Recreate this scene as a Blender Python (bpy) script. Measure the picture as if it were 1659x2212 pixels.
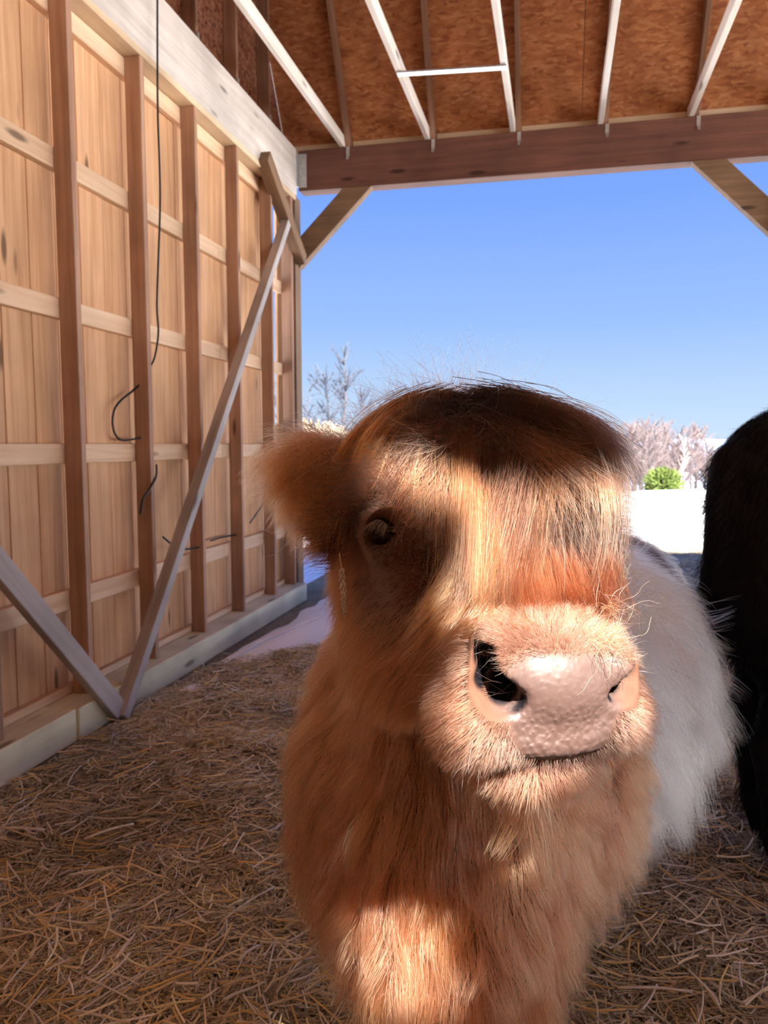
import bpy, bmesh, math, random
import numpy as np
from mathutils import Matrix, Vector, kdtree

for o in list(bpy.data.objects):
    bpy.data.objects.remove(o)
SC = bpy.context.scene
COL = SC.collection
rng = np.random.default_rng(7)
random.seed(7)

# ------------------------------------------------------------------ camera
FPX, YAW, PITCH = 1650.0, math.radians(12.7), math.radians(5.05)
CAM = np.array([0.0, 0.0, 1.335])
FW = np.array([-math.sin(YAW) * math.cos(PITCH), math.cos(YAW) * math.cos(PITCH), -math.sin(PITCH)])
RT = np.array([math.cos(YAW), math.sin(YAW), 0.0])
UP = np.cross(RT, FW)
cd = bpy.data.cameras.new('camera')
cam = bpy.data.objects.new('camera', cd)
COL.objects.link(cam)
cd.sensor_fit = 'HORIZONTAL'
cd.sensor_width = 36.0
cd.lens = 36.0 * FPX / 1659.0
cd.clip_start = 0.02
cd.clip_end = 2000
cam.matrix_world = Matrix(((RT[0], UP[0], -FW[0], CAM[0]), (RT[1], UP[1], -FW[1], CAM[1]), (RT[2], UP[2], -FW[2], CAM[2]), (0, 0, 0, 1)))
cd.dof.use_dof = True
cd.dof.focus_distance = 0.90
cd.dof.aperture_fstop = 15.0
SC.camera = cam

# ------------------------------------------------------------------ sky, sun, exposure
w = bpy.data.worlds.new('sky')
SC.world = w
w.use_nodes = True
nt = w.node_tree
nt.nodes.clear()
out = nt.nodes.new('ShaderNodeOutputWorld')
bg = nt.nodes.new('ShaderNodeBackground')
tc = nt.nodes.new('ShaderNodeTexCoord')
sx = nt.nodes.new('ShaderNodeSeparateXYZ')
cr = nt.nodes.new('ShaderNodeValToRGB')
nt.links.new(tc.outputs['Generated'], sx.inputs[0])
nt.links.new(sx.outputs['Z'], cr.inputs[0])
nt.links.new(cr.outputs[0], bg.inputs[0])
nt.links.new(bg.outputs[0], out.inputs[0])
els = cr.color_ramp.elements
els[0].position = 0.0
els[0].color = (0.62, 0.77, 0.95, 1)
els[1].position = 1.0
els[1].color = (0.10, 0.24, 0.80, 1)
for p_, c_ in ((0.05, (0.52, 0.70, 0.95)), (0.15, (0.33, 0.53, 0.96)), (0.30, (0.195, 0.38, 0.97)), (0.5, (0.17, 0.34, 0.92))):
    e_ = els.new(p_)
    e_.color = (*c_, 1)
bg.inputs[1].default_value = 0.40
SUN_AZ, SUN_SHIFT = math.radians(32), 0.80          # azimuth from straight behind, horizontal Y travel per metre of fall
SUN_DIR = Vector((math.sin(SUN_AZ), -math.cos(SUN_AZ), math.cos(SUN_AZ) / SUN_SHIFT)).normalized()   # towards the sun
sd = bpy.data.lights.new('sun', 'SUN')
sd.energy = 14.0
sd.angle = math.radians(1.0)
sd.color = (1.0, 0.94, 0.86)
sun = bpy.data.objects.new('sun', sd)
COL.objects.link(sun)
sun.rotation_euler = SUN_DIR.to_track_quat('Z', 'Y').to_euler()
SC.view_settings.view_transform = 'Standard'
SC.view_settings.look = 'None'
SC.view_settings.gamma = 1.0
SC.view_settings.use_curve_mapping = False
SC.view_settings.exposure = 1.4
SC.cycles.max_bounces = 10
SC.cycles.diffuse_bounces = 6
SC.cycles.glossy_bounces = 4
SC.cycles.sample_clamp_indirect = 6.0
SC.cycles.caustics_reflective = False
SC.cycles.caustics_refractive = False


# ------------------------------------------------------------------ helpers
def link(o, parent=None):
    COL.objects.link(o)
    if parent is not None:
        o.parent = parent
        o.matrix_parent_inverse = Matrix.Translation(-Vector(parent.location))
    return o


def tag(o, label=None, cat=None, group=None, kind=None):
    if label: o['label'] = label
    if cat: o['category'] = cat
    if group: o['group'] = group
    if kind: o['kind'] = kind
    return o


def empty(name, loc=(0, 0, 0)):
    o = bpy.data.objects.new(name, None)
    o.location = loc
    COL.objects.link(o)
    return o


def mesh_obj(name, verts, faces, mat, parent=None, smooth=False):
    me = bpy.data.meshes.new(name)
    me.from_pydata([tuple(v) for v in verts], [], [tuple(f) for f in faces])
    me.materials.append(mat)
    if smooth:
        me.polygons.foreach_set('use_smooth', [True] * len(me.polygons))
    me.update()
    return link(bpy.data.objects.new(name, me), parent)


def timber(name, a, b, width, thick, mat, parent=None, wdir=(0, 0, 1), bev=0.003, wob=0.0):
    """A sawn timber from a to b; 'width' along wdir (made square to the run), 'thick' along the third axis."""
    a, b = Vector(a), Vector(b)
    x = (b - a)
    L = x.length
    x.normalize()
    wv = Vector(wdir)
    wv = (wv - x * wv.dot(x)).normalized()
    t = x.cross(wv)
    bm = bmesh.new()
    bmesh.ops.create_cube(bm, size=1.0)
    for v in bm.verts:
        v.co = Vector((v.co.x * L, v.co.y * thick, v.co.z * width))
        if wob:
            v.co += Vector((0, random.uniform(-wob, wob), random.uniform(-wob, wob)))
    if bev:
        bmesh.ops.bevel(bm, geom=bm.edges[:], offset=bev, segments=1, affect='EDGES')
    me = bpy.data.meshes.new(name)
    bm.to_mesh(me)
    bm.free()
    me.materials.append(mat)
    o = bpy.data.objects.new(name, me)
    m = Matrix.Identity(4)
    c = (a + b) / 2
    y = wv.cross(x)
    for i in range(3):
        m[i][0], m[i][1], m[i][2], m[i][3] = x[i], y[i], wv[i], c[i]
    link(o, parent)
    o.matrix_world = m
    o.matrix_basis = m
    return o


def box(name, x0, x1, y0, y1, z0, z1, mat, parent=None, axis=None, bev=0.003, wob=0.0):
    d = [x1 - x0, y1 - y0, z1 - z0]
    c = [(x0 + x1) / 2, (y0 + y1) / 2, (z0 + z1) / 2]
    if axis is None:
        axis = d.index(max(d))
    a, b = list(c), list(c)
    a[axis] -= d[axis] / 2
    b[axis] += d[axis] / 2
    if axis == 2:
        return timber(name, a, b, d[0], d[1], mat, parent, (1, 0, 0), bev, wob)
    if axis == 1:
        return timber(name, a, b, d[2], d[0], mat, parent, (0, 0, 1), bev, wob)
    return timber(name, a, b, d[2], d[1], mat, parent, (0, 0, 1), bev, wob)


class Mat:
    def __init__(s, name, rough=0.7):
        s.m = bpy.data.materials.new(name)
        s.m.use_nodes = True
        s.t = s.m.node_tree
        s.p = s.t.nodes['Principled BSDF']
        s.p.inputs['Roughness'].default_value = rough
        s.p.inputs['Specular IOR Level'].default_value = 0.3

    def n(s, kind, **kw):
        nd = s.t.nodes.new(kind)
        for k, v in kw.items():
            if k in nd.inputs.keys():
                nd.inputs[k].default_value = v
            else:
                setattr(nd, k, v)
        return nd

    def l(s, a, b):
        s.t.links.new(a, b)

    def ramp(s, fac, stops):
        r = s.n('ShaderNodeValToRGB')
        e = r.color_ramp.elements
        e[0].position, e[0].color = stops[0][0], (*stops[0][1], 1)
        e[1].position, e[1].color = stops[-1][0], (*stops[-1][1], 1)
        for p, c in stops[1:-1]:
            q = e.new(p)
            q.color = (*c, 1)
        s.l(fac, r.inputs[0])
        return r.outputs[0]

    def mix(s, fac, a, b, mode='MIX'):
        m = s.n('ShaderNodeMix', data_type='RGBA', blend_type=mode)
        for sock, v in ((m.inputs[0], fac), (m.inputs[6], a), (m.inputs[7], b)):
            if hasattr(v, 'is_linked'):
                s.l(v, sock)
            elif isinstance(v, (int, float)):
                sock.default_value = v
            else:
                sock.default_value = (*v, 1)
        return m.outputs[2]

    def bump(s, h, strength=0.3, dist=0.01):
        b = s.n('ShaderNodeBump', Strength=strength, Distance=dist)
        s.l(h, b.inputs['Height'])
        s.l(b.outputs[0], s.p.inputs['Normal'])


def wood(name, light, dark, rough=0.75, var=0.16, knots=True, grain=(1.2, 26, 26), blotch=0.35, stain=None):
    M = Mat(name, rough)
    tcn = M.n('ShaderNodeTexCoord')
    oi = M.n('ShaderNodeObjectInfo')
    off = M.n('ShaderNodeVectorMath', operation='SCALE')
    cmb = M.n('ShaderNodeCombineXYZ', X=13.0, Y=7.0, Z=5.0)
    M.l(cmb.outputs[0], off.inputs[0])
    M.l(oi.outputs['Random'], off.inputs['Scale'])
    add = M.n('ShaderNodeVectorMath', operation='ADD')
    M.l(tcn.outputs['Object'], add.inputs[0])
    M.l(off.outputs[0], add.inputs[1])
    mp = M.n('ShaderNodeMapping')
    mp.inputs['Scale'].default_value = grain
    M.l(add.outputs[0], mp.inputs[0])
    nz = M.n('ShaderNodeTexNoise', Scale=1.0, Detail=5.0, Roughness=0.6, Distortion=0.6)
    M.l(mp.outputs[0], nz.inputs['Vector'])
    base = M.ramp(nz.outputs['Fac'], [(0.3, dark), (0.62, light), (0.8, tuple(min(1, c * 1.1) for c in light))])
    nb = M.n('ShaderNodeTexNoise', Scale=2.3, Detail=3.0)
    M.l(add.outputs[0], nb.inputs['Vector'])
    bl = M.ramp(nb.outputs['Fac'], [(0.3, (1 - blotch,) * 3), (0.7, (1.0, 1.0, 1.0))])
    c = M.mix(1.0, base, bl, 'MULTIPLY')
    if stain:
        ns = M.n('ShaderNodeTexNoise', Scale=1.1, Detail=5.0, Roughness=0.65)
        M.l(add.outputs[0], ns.inputs['Vector'])
        sf = M.ramp(ns.outputs['Fac'], [(0.42, (0, 0, 0)), (0.62, (1, 1, 1))])
        c = M.mix(sf, c, stain)
    if knots:
        mk = M.n('ShaderNodeMapping')
        mk.inputs['Scale'].default_value = (1.6, 6.5, 6.5)
        M.l(add.outputs[0], mk.inputs[0])
        vo = M.n('ShaderNodeTexVoronoi', Scale=1.0)
        M.l(mk.outputs[0], vo.inputs['Vector'])
        kf = M.ramp(vo.outputs['Distance'], [(0.07, (1, 1, 1)), (0.14, (0, 0, 0))])
        c = M.mix(kf, c, tuple(x * 0.35 for x in dark))
    rv = M.n('ShaderNodeMapRange')
    rv.inputs['To Min'].default_value = 1 - var
    rv.inputs['To Max'].default_value = 1 + var
    M.l(oi.outputs['Random'], rv.inputs[0])
    hs = M.n('ShaderNodeHueSaturation')
    M.l(c, hs.inputs['Color'])
    M.l(rv.outputs[0], hs.inputs['Value'])
    M.l(hs.outputs[0], M.p.inputs['Base Color'])
    M.bump(nz.outputs['Fac'], 0.25, 0.004)
    return M.m


def plain(name, col, rough=0.6, metal=0.0, noise=0.15, scale=40):
    M = Mat(name, rough)
    nz = M.n('ShaderNodeTexNoise', Scale=float(scale), Detail=4.0)
    tcn = M.n('ShaderNodeTexCoord')
    M.l(tcn.outputs['Object'], nz.inputs['Vector'])
    M.l(M.ramp(nz.outputs['Fac'], [(0.3, tuple(c * (1 - noise) for c in col)), (0.7, tuple(min(1, c * (1 + noise)) for c in col))]), M.p.inputs['Base Color'])
    M.p.inputs['Metallic'].default_value = metal
    return M.m


W_BOARD = wood('cedar_board', (0.80, 0.49, 0.275), (0.62, 0.34, 0.17), var=0.12, blotch=0.2)
W_GIRT = wood('girt_pine', (0.84, 0.62, 0.42), (0.70, 0.46, 0.28), var=0.08, blotch=0.15)
W_STUD = wood('stud_spruce', (0.50, 0.31, 0.21), (0.35, 0.195, 0.125), var=0.2)
W_GREY = wood('weathered_brace', (0.56, 0.52, 0.50), (0.42, 0.38, 0.36), var=0.08)
W_SILL = wood('treated_sill', (0.93, 0.90, 0.66), (0.82, 0.78, 0.52), var=0.05)
W_BEAM = wood('pale_plate_beam', (0.82, 0.77, 0.71), (0.66, 0.60, 0.54), var=0.08, knots=True, blotch=0.3)
W_TRIM = wood('fresh_plate', (0.85, 0.68, 0.46), (0.74, 0.55, 0.35), var=0.05)
W_FRONT = wood('front_beam_wood', (0.20, 0.088, 0.060), (0.13, 0.055, 0.040), var=0.08)
W_POST = wood('post_wood', (0.30, 0.185, 0.105), (0.20, 0.12, 0.07), var=0.08)
W_CHORD = wood('chord_spruce', (0.92, 0.88, 0.82), (0.80, 0.72, 0.62), var=0.06, blotch=0.2)
W_RAFT = wood('rafter_wood', (0.34, 0.19, 0.12), (0.22, 0.115, 0.07), var=0.15)
METAL = plain('galvanised_steel', (0.55, 0.57, 0.58), 0.4, 0.8)
CABLE = plain('black_cable', (0.02, 0.02, 0.022), 0.5)
ROOFING = plain('roof_metal', (0.25, 0.25, 0.27), 0.5, 0.3)


def osb(name, cols):
    M = Mat(name, 0.8)
    tcn = M.n('ShaderNodeTexCoord')
    nz = M.n('ShaderNodeTexNoise', Scale=14.0, Detail=2.0)
    M.l(tcn.outputs['Object'], nz.inputs['Vector'])
    ad = M.n('ShaderNodeMix', data_type='VECTOR')
    ad.inputs[0].default_value = 0.035
    M.l(tcn.outputs['Object'], ad.inputs[4])
    M.l(nz.outputs['Color'], ad.inputs[5])
    mp = M.n('ShaderNodeMapping')
    mp.inputs['Scale'].default_value = (20, 62, 52)
    M.l(ad.outputs[1], mp.inputs[0])
    vo = M.n('ShaderNodeTexVoronoi', Scale=1.0)
    M.l(mp.outputs[0], vo.inputs['Vector'])
    sp = M.n('ShaderNodeSeparateColor')
    M.l(vo.outputs['Color'], sp.inputs[0])
    c = M.ramp(sp.outputs[0], [(0.0, cols[0]), (0.15, cols[1]), (0.6, cols[2]), (1.0, cols[3])])
    n2 = M.n('ShaderNodeTexNoise', Scale=2.5, Detail=5.0, Roughness=0.7)
    M.l(tcn.outputs['Object'], n2.inputs['Vector'])
    c2 = M.mix(1.0, c, M.ramp(n2.outputs['Fac'], [(0.3, (0.6, 0.55, 0.5)), (0.65, (1, 1, 1))]), 'MULTIPLY')
    M.l(c2, M.p.inputs['Base Color'])
    M.bump(sp.outputs[0], 0.2, 0.003)
    return M.m


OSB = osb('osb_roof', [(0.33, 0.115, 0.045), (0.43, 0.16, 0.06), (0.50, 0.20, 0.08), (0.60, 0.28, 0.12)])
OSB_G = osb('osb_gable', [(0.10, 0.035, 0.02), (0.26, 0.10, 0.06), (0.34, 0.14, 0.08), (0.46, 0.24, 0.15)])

# ------------------------------------------------------------------ shelter: left wall
XI = -2.15                                           # inner face of the studs
FRONT_Y, BACK_Y, PLATE_Z, BEAM_T = 6.28, -0.45, 3.385, 3.77
wl = empty('wall_left')
tag(wl, 'board wall of the shelter with studs, girts and diagonal braces', kind='structure')
y = BACK_Y - 0.05
while y < 5.86:
    wd = random.choice((0.184, 0.19, 0.235, 0.2))
    if y + wd > 5.90:
        wd = 5.895 - y
    dx = random.uniform(-0.004, 0.004)
    box('board', -2.302 + dx, -2.279 + dx, y, y + wd - 0.004, 0.02, 3.42, W_BOARD, wl, 2, 0.002)
    y += wd
box('board', -2.302, -2.279, 6.10, 6.40, 0.02, 3.42, W_BOARD, wl, 2, 0.002)
box('board', -2.302, -2.279, 5.90, 6.10, 0.02, 1.50, W_BOARD, wl, 2, 0.002)
for z in (2.625, 1.96, 1.292, 0.60):
    yy = BACK_Y
    for ln in (2.9, 2.44, 1.44):
        box('girt', -2.278, -2.240, yy, min(yy + ln - 0.003, 6.33), z - 0.047, z + 0.047, W_GIRT, wl, 1)
        yy += ln
box('girt', -2.278, -2.240, BACK_Y, 6.33, 3.25, 3.345, W_GIRT, wl, 1)
box('girt', -2.278, -2.240, BACK_Y, 6.33, 0.152, 0.19, W_GIRT, wl, 1)
for k, ys in enumerate((0.14, 0.75, 1.36, 1.97, 2.58, 3.195, 3.81, 4.42, 5.04, 5.665, 6.13)):
    box('stud', -2.239, XI, ys - 0.038, ys, 0.15, 3.348, W_STUD, wl, 2, 0.003, 0.003)
box('top_plate', -2.30, XI + 0.006, BACK_Y, 6.20, 3.349, 3.386, W_TRIM, wl, 1)
box('plate_beam', -2.28, XI + 0.002, BACK_Y, 6.24, 3.387, BEAM_T, W_BEAM, wl, 1, 0.006)
box('sill_plate', -2.31, -2.085, BACK_Y, 2.96, 0.0, 0.15, W_SILL, wl, 1, 0.006)
box('sill_plate', -2.31, -2.075, 2.963, 6.19, 0.0, 0.15, W_SILL, wl, 1, 0.006)
timber('brace', (-2.040, 3.235, 0.015), (-2.112, 5.93, 3.16), 0.062, 0.066, W_GREY, wl, (0, -1, 1))
timber('brace', (-2.10, 2.00, 1.44), (-2.052, 3.235, 0.05), 0.095, 0.045, W_GREY, wl, (0, 1, 1))
# knee brace of the corner post, lying along this wall
timber('knee_brace', (-2.12, 5.42, 3.42), (-2.12, 6.24, 2.62 + 0.25), 0.105, 0.09, W_POST, wl, (0, 1, 1))
# gable wall over the plate beam
GABLE = [(6.40, 3.42), (6.40, 3.80), (4.88, 6.20), (2.915, 7.28), (0.95, 6.20), (-0.57, 3.80), (-0.57, 3.42)]


def gable(x0, x1, parent):
    n = len(GABLE)
    vs = [(x0, a, b) for a, b in GABLE] + [(x1, a, b) for a, b in GABLE]
    fs = [tuple(range(n)), tuple(range(2 * n - 1, n - 1, -1))] + [(i, n + i, n + (i + 1) % n, (i + 1) % n) for i in range(n)]
    o = mesh_obj('gable_sheathing', vs, fs, OSB_G, parent)
    bm = bmesh.new(); bm.from_mesh(o.data); bmesh.ops.recalc_face_normals(bm, faces=bm.faces[:]); bm.to_mesh(o.data); bm.free()


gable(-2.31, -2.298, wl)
for ys in (-0.3, 0.31, 0.92, 1.53, 2.14, 2.75, 3.36, 3.97, 4.58, 5.19, 5.80):
    top = min(3.78 + (6.42 - ys) * 1.6, 6.21 + (4.9 - ys) * 0.55, 3.78 + (ys + 0.59) * 1.6)
    top = max(top - 0.05, 3.9)
    box('gable_stud', -2.297, -2.205, ys - 0.038, ys, BEAM_T + 0.001, top, W_STUD, wl, 2)
    box('stud_tie', -2.204, -2.196, ys - 0.035, ys - 0.004, 3.70, 3.86, METAL, wl, 2, 0.001)

# ------------------------------------------------------------------ shelter: front frame
wf = empty('wall_front')
tag(wf, 'open front of the shelter with beam, posts and knee braces', kind='structure')
box('front_beam', -2.148, 5.4, FRONT_Y, FRONT_Y + 0.14, 3.445, BEAM_T, W_FRONT, wf, 0, 0.005)
box('beam_hanger', -2.147, -2.075, FRONT_Y - 0.006, FRONT_Y - 0.001, 3.47, 3.74, METAL, wf, 2, 0.001)
box('beam_hanger', -2.149, -2.144, FRONT_Y - 0.05, FRONT_Y - 0.001, 3.47, 3.74, METAL, wf, 2, 0.001)
for x0 in (-2.292, 1.575, 5.2):
    box('post', x0, x0 + 0.14, 6.195, 6.335, 0.0, 3.385 if x0 < 0 else 3.444, W_POST, wf, 2, 0.004)


def knee(xp, s):
    """45 degree knee from the post face at xp up to the beam; s = direction along X."""
    zc = 3.445
    bmv = [(xp, 2.815), (xp, 3.06), (xp + s * 0.39, zc), (xp + s * 0.635, zc)]
    y0, y1 = 6.275, 6.365
    vs = [(x, y0, z) for x, z in bmv] + [(x, y1, z) for x, z in bmv]
    fs = [(0, 1, 2, 3), (7, 6, 5, 4), (0, 4, 5, 1), (1, 5, 6, 2), (2, 6, 7, 3), (3, 7, 4, 0)]
    o = mesh_obj('knee_brace', vs, fs, W_POST, wf)
    bm = bmesh.new(); bm.from_mesh(o.data)
    bmesh.ops.recalc_face_normals(bm, faces=bm.faces[:])
    bmesh.ops.bevel(bm, geom=bm.edges[:], offset=0.004, segments=1, affect='EDGES')
    bm.to_mesh(o.data); bm.free()


knee(-2.151, 1)
knee(1.574, -1)
knee(1.716, 1)
TRUSS = [-1.755, -1.048, -0.37, 0.292, 0.945, 1.61, 2.27, 2.94, 3.6, 4.27, 4.94, 5.37]
for x in TRUSS[:6]:
    box('rafter_tie', x + 0.022, x + 0.050, FRONT_Y - 0.004, FRONT_Y - 0.001, 3.69, BEAM_T - 0.003, METAL, wf, 2, 0.001)
    timber('rafter_tie', (x + 0.036, FRONT_Y - 0.004, 3.70), (x + 0.036, FRONT_Y - 0.03, 3.66), 0.02, 0.004, METAL, wf, (1, 0, 0), 0.001)

# ------------------------------------------------------------------ shelter: roof (gambrel)
ce = empty('ceiling')
tag(ce, 'underside of the roof with strand board panels, rafters and pale joists', kind='structure')
E0, E1, E2 = (6.42, 3.78), (4.90, 6.21), (2.915, 7.30)      # eave, break, ridge as (Y, Z)
E3, E4 = (2 * 2.915 - 4.90, 6.21), (2 * 2.915 - 6.42, 3.78)


def slab(name, xa, xb, p, q, lift, th, mat):
    n = Vector((0, -(q[1] - p[1]), (q[0] - p[0])))
    n.normalize()
    if n.z < 0: n = -n
    vs = []
    for k in (lift, lift + th):
        for (x, pp) in ((xa, p), (xb, p), (xb, q), (xa, q)):
            vs.append((x, pp[0] + n.y * k, pp[1] + n.z * k))
    o = mesh_obj(name, vs, [(3, 2, 1, 0), (4, 5, 6, 7), (0, 1, 5, 4), (1, 2, 6, 5), (2, 3, 7, 6), (3, 0, 4, 7)], mat, ce)
    bm = bmesh.new(); bm.from_mesh(o.data); bmesh.ops.recalc_face_normals(bm, faces=bm.faces[:]); bm.to_mesh(o.data); bm.free()
    return o


def lerp2(p, q, t):
    return (p[0] + (q[0] - p[0]) * t, p[1] + (q[1] - p[1]) * t)


for (p, q) in ((E0, E1), (E1, E2), (E3, E2), (E4, E3)):
    L = math.hypot(q[0] - p[0], q[1] - p[1])
    n_r = max(1, round(L / 1.22))
    for r in range(n_r):
        x = -2.30 - (1.2 if r % 2 else 0.0)
        while x < 5.4:
            xa, xb = max(x, -2.30), min(x + 2.44, 5.4)
            slab('roof_panel', xa + 0.002, xb - 0.002, lerp2(p, q, (r + 0.003) / n_r), lerp2(p, q, (r + 0.997) / n_r), 0.0, 0.012, OSB)
            x += 2.44
    slab('roof_cover', -2.45, 5.45, p, lerp2(p, q, 1.02), 0.016, 0.02, ROOFING)
    for x in TRUSS:
        n = Vector((0, -(q[1] - p[1]), q[0] - p[0])).normalized()
        if n.z < 0: n = -n
        a = Vector((x + 0.026, p[0], p[1])) - n * 0.047
        b = Vector((x + 0.026, q[0], q[1])) - n * 0.047
        timber('rafter', a, b, 0.089, 0.038, W_RAFT, ce, tuple(n))
for x in TRUSS:
    timber('joist', (x - 0.014, FRONT_Y + 0.10, BEAM_T + 0.047), (x - 0.014, BACK_Y - 0.12, BEAM_T + 0.047), 0.089, 0.038, W_CHORD, ce, (0, 0, 1))
for x0, x1 in zip([-2.29] + [t + 0.05 for t in TRUSS[:-1]], [t - 0.035 for t in TRUSS]):
    box('eave_blocking', x0, x1, FRONT_Y + 0.10, FRONT_Y + 0.138, BEAM_T + 0.001, BEAM_T + 0.085, W_TRIM, ce, 0, 0.002)
timber('cross_strap', (-1.075, 5.16, 3.768), (-0.365, 5.22, 3.766), 0.012, 0.06, METAL, ce, (0, 0, 1))

# ------------------------------------------------------------------ shelter: back wall (behind the camera), right part open
wb = empty('wall_back')
tag(wb, 'board wall at the back of the shelter', kind='structure')
SLOT = (0.42, 1.58)  # gap placed to let the sun onto the calf
box('back_beam', -2.148, 5.4, BACK_Y - 0.16, BACK_Y - 0.02, 3.46, BEAM_T, W_FRONT, wb, 0, 0.005)
x = -2.30
while x < 3.75:
    nx = x + 0.24
    if x < SLOT[0] < nx: nx = SLOT[0]
    if x < SLOT[1] < nx: nx = SLOT[1]
    if not (SLOT[0] - 1e-6 <= x < SLOT[1] - 1e-6):
        box('board', x, nx - 0.001, BACK_Y - 0.045, BACK_Y - 0.022, 0.02, 3.56, W_BOARD, wb, 2, 0)
    x = nx
for xs in (-2.2, SLOT[0] - 0.145, SLOT[1] + 0.005, 3.7, 5.2):
    box('post', xs, xs + 0.14, BACK_Y - 0.19, BACK_Y - 0.05, 0, 3.55, W_POST, wb, 2)
# unseen added boards, outlined to shape the sunbeam falling on the calf


def sun_mask(pts):
    y0, y1 = BACK_Y - 0.032, BACK_Y - 0.008
    n = len(pts)
    vs = [(x, y0, z) for x, z in pts] + [(x, y1, z) for x, z in pts]
    fs = [tuple(range(n)), tuple(range(2 * n - 1, n - 1, -1))] + [(i, n + i, n + (i + 1) % n, (i + 1) % n) for i in range(n)]
    o = mesh_obj('board', vs, fs, W_BOARD, wb)
    bm = bmesh.new(); bm.from_mesh(o.data); bmesh.ops.recalc_face_normals(bm, faces=bm.faces[:]); bm.to_mesh(o.data); bm.free()


sun_mask([(0.40, 0.05), (0.664, 0.05), (0.664, 3.15), (0.40, 3.15)])
sun_mask([(0.40, 3.165), (0.70, 3.17), (0.74, 3.185), (0.775, 3.14), (0.83, 3.10), (0.86, 3.135), (0.90, 3.105), (0.96, 3.15), (1.04, 3.165), (1.62, 3.165), (1.62, 3.56), (0.40, 3.56)])
sun_mask([(0.666, 2.69), (0.71, 2.70), (0.72, 2.84), (0.75, 2.92), (0.765, 3.00), (0.72, 3.05), (0.666, 3.06)])
sun_mask([(0.666, 0.05), (1.62, 0.05), (1.62, 2.37), (0.666, 2.37)])
sun_mask([(0.85, 2.372), (1.62, 2.372), (1.62, 2.64), (0.87, 2.64), (0.85, 2.60), (0.80, 2.565), (0.80, 2.50)])
sun_mask([(0.94, 2.642), (1.62, 2.642), (1.62, 3.16), (1.055, 3.155)])
wr = empty('wall_right')
tag(wr, 'right end of the shelter, open below and sheathed in the gable', kind='structure')
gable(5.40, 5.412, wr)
box('plate_beam', 5.25, 5.39, BACK_Y, 6.27, 3.45, BEAM_T, W_BEAM, wr, 1, 0.005)

# ------------------------------------------------------------------ hair curves helper
def strands(name, pos, rad, col, mat, parent=None, tip=0.15):
    """pos (N,S,3) world points, rad (N,) root radii, col (N,3) linear colours -> one hair-curves object."""
    N, S, _ = pos.shape
    hc = bpy.data.hair_curves.new(name)
    hc.add_curves([S] * N)
    loc = np.array(parent.location) if parent is not None else np.zeros(3)
    hc.position_data.foreach_set('vector', (pos - loc).astype(np.float32).ravel())
    tt = np.linspace(0, 1, S)
    r = rad[:, None] * (1 - (1 - tip) * tt[None, :] ** 1.6)
    a = hc.attributes.get('radius') or hc.attributes.new('radius', 'FLOAT', 'POINT')
    a.data.foreach_set('value', r.astype(np.float32).ravel())
    a = hc.attributes.new('tint', 'FLOAT_COLOR', 'CURVE')
    c4 = np.ones((N, 4), np.float32)
    c4[:, :3] = np.clip(col, 0, 1)
    a.data.foreach_set('color', c4.ravel())
    hc.materials.append(mat)
    o = bpy.data.objects.new(name, hc)
    COL.objects.link(o)
    if parent is not None:
        o.parent = parent
    return o


def strand_mat(name, rough=0.6, trans=0.0):
    M = Mat(name, rough)
    at = M.n('ShaderNodeAttribute', attribute_name='tint')
    M.l(at.outputs['Color'], M.p.inputs['Base Color'])
    M.p.inputs['Specular IOR Level'].default_value = 0.25
    return M.m


def vnoise(p, seed=0, octaves=3):
    """cheap smooth value noise, p (N,2|3) -> (N,)"""
    p = np.asarray(p, float)
    res = np.zeros(len(p))
    amp, tot = 1.0, 0.0
    for o in range(octaves):
        q = p * (2 ** o) + seed * 17.13 + o * 5.7
        i = np.floor(q).astype(np.int64)
        f = q - i
        f = f * f * (3 - 2 * f)
        D = p.shape[1]
        acc = np.zeros(len(p))
        for c in range(2 ** D):
            wgt = np.ones(len(p))
            h = np.full(len(p), seed * 1013, np.int64)
            for d in range(D):
                b = (c >> d) & 1
                wgt *= f[:, d] if b else 1 - f[:, d]
                h = h * 31 + (i[:, d] + b) * (73856093, 19349663, 83492791)[d]
            h = (h ^ (h >> 13)) * 1274126177
            acc += wgt * ((h & 0xFFFF) / 65535.0)
        res += amp * acc
        tot += amp
        amp *= 0.5
    return res / tot


def grid_mesh(name, xs, ys, zf, mat, parent=None):
    X, Y = np.meshgrid(xs, ys, indexing='ij')
    P = np.stack([X.ravel(), Y.ravel()], 1)
    Z = zf(P)
    V = np.column_stack([P, Z])
    nx, ny = len(xs), len(ys)
    i = np.arange((nx - 1) * (ny - 1))
    a = (i // (ny - 1)) * ny + i % (ny - 1)
    Fc = np.stack([a, a + ny, a + ny + 1, a + 1], 1)
    return mesh_obj(name, V.tolist(), Fc.tolist(), mat, parent, smooth=True)


# ------------------------------------------------------------------ outside: snow field, hills
M = Mat('snow', 0.75)
nz = M.n('ShaderNodeTexNoise', Scale=0.8, Detail=6.0)
tcn = M.n('ShaderNodeTexCoord')
M.l(tcn.outputs['Object'], nz.inputs['Vector'])
M.l(M.ramp(nz.outputs['Fac'], [(0.3, (0.86, 0.87, 0.90)), (0.7, (0.93, 0.93, 0.94))]), M.p.inputs['Base Color'])
M.bump(nz.outputs['Fac'], 0.5, 0.08)
SNOW = M.m


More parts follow.
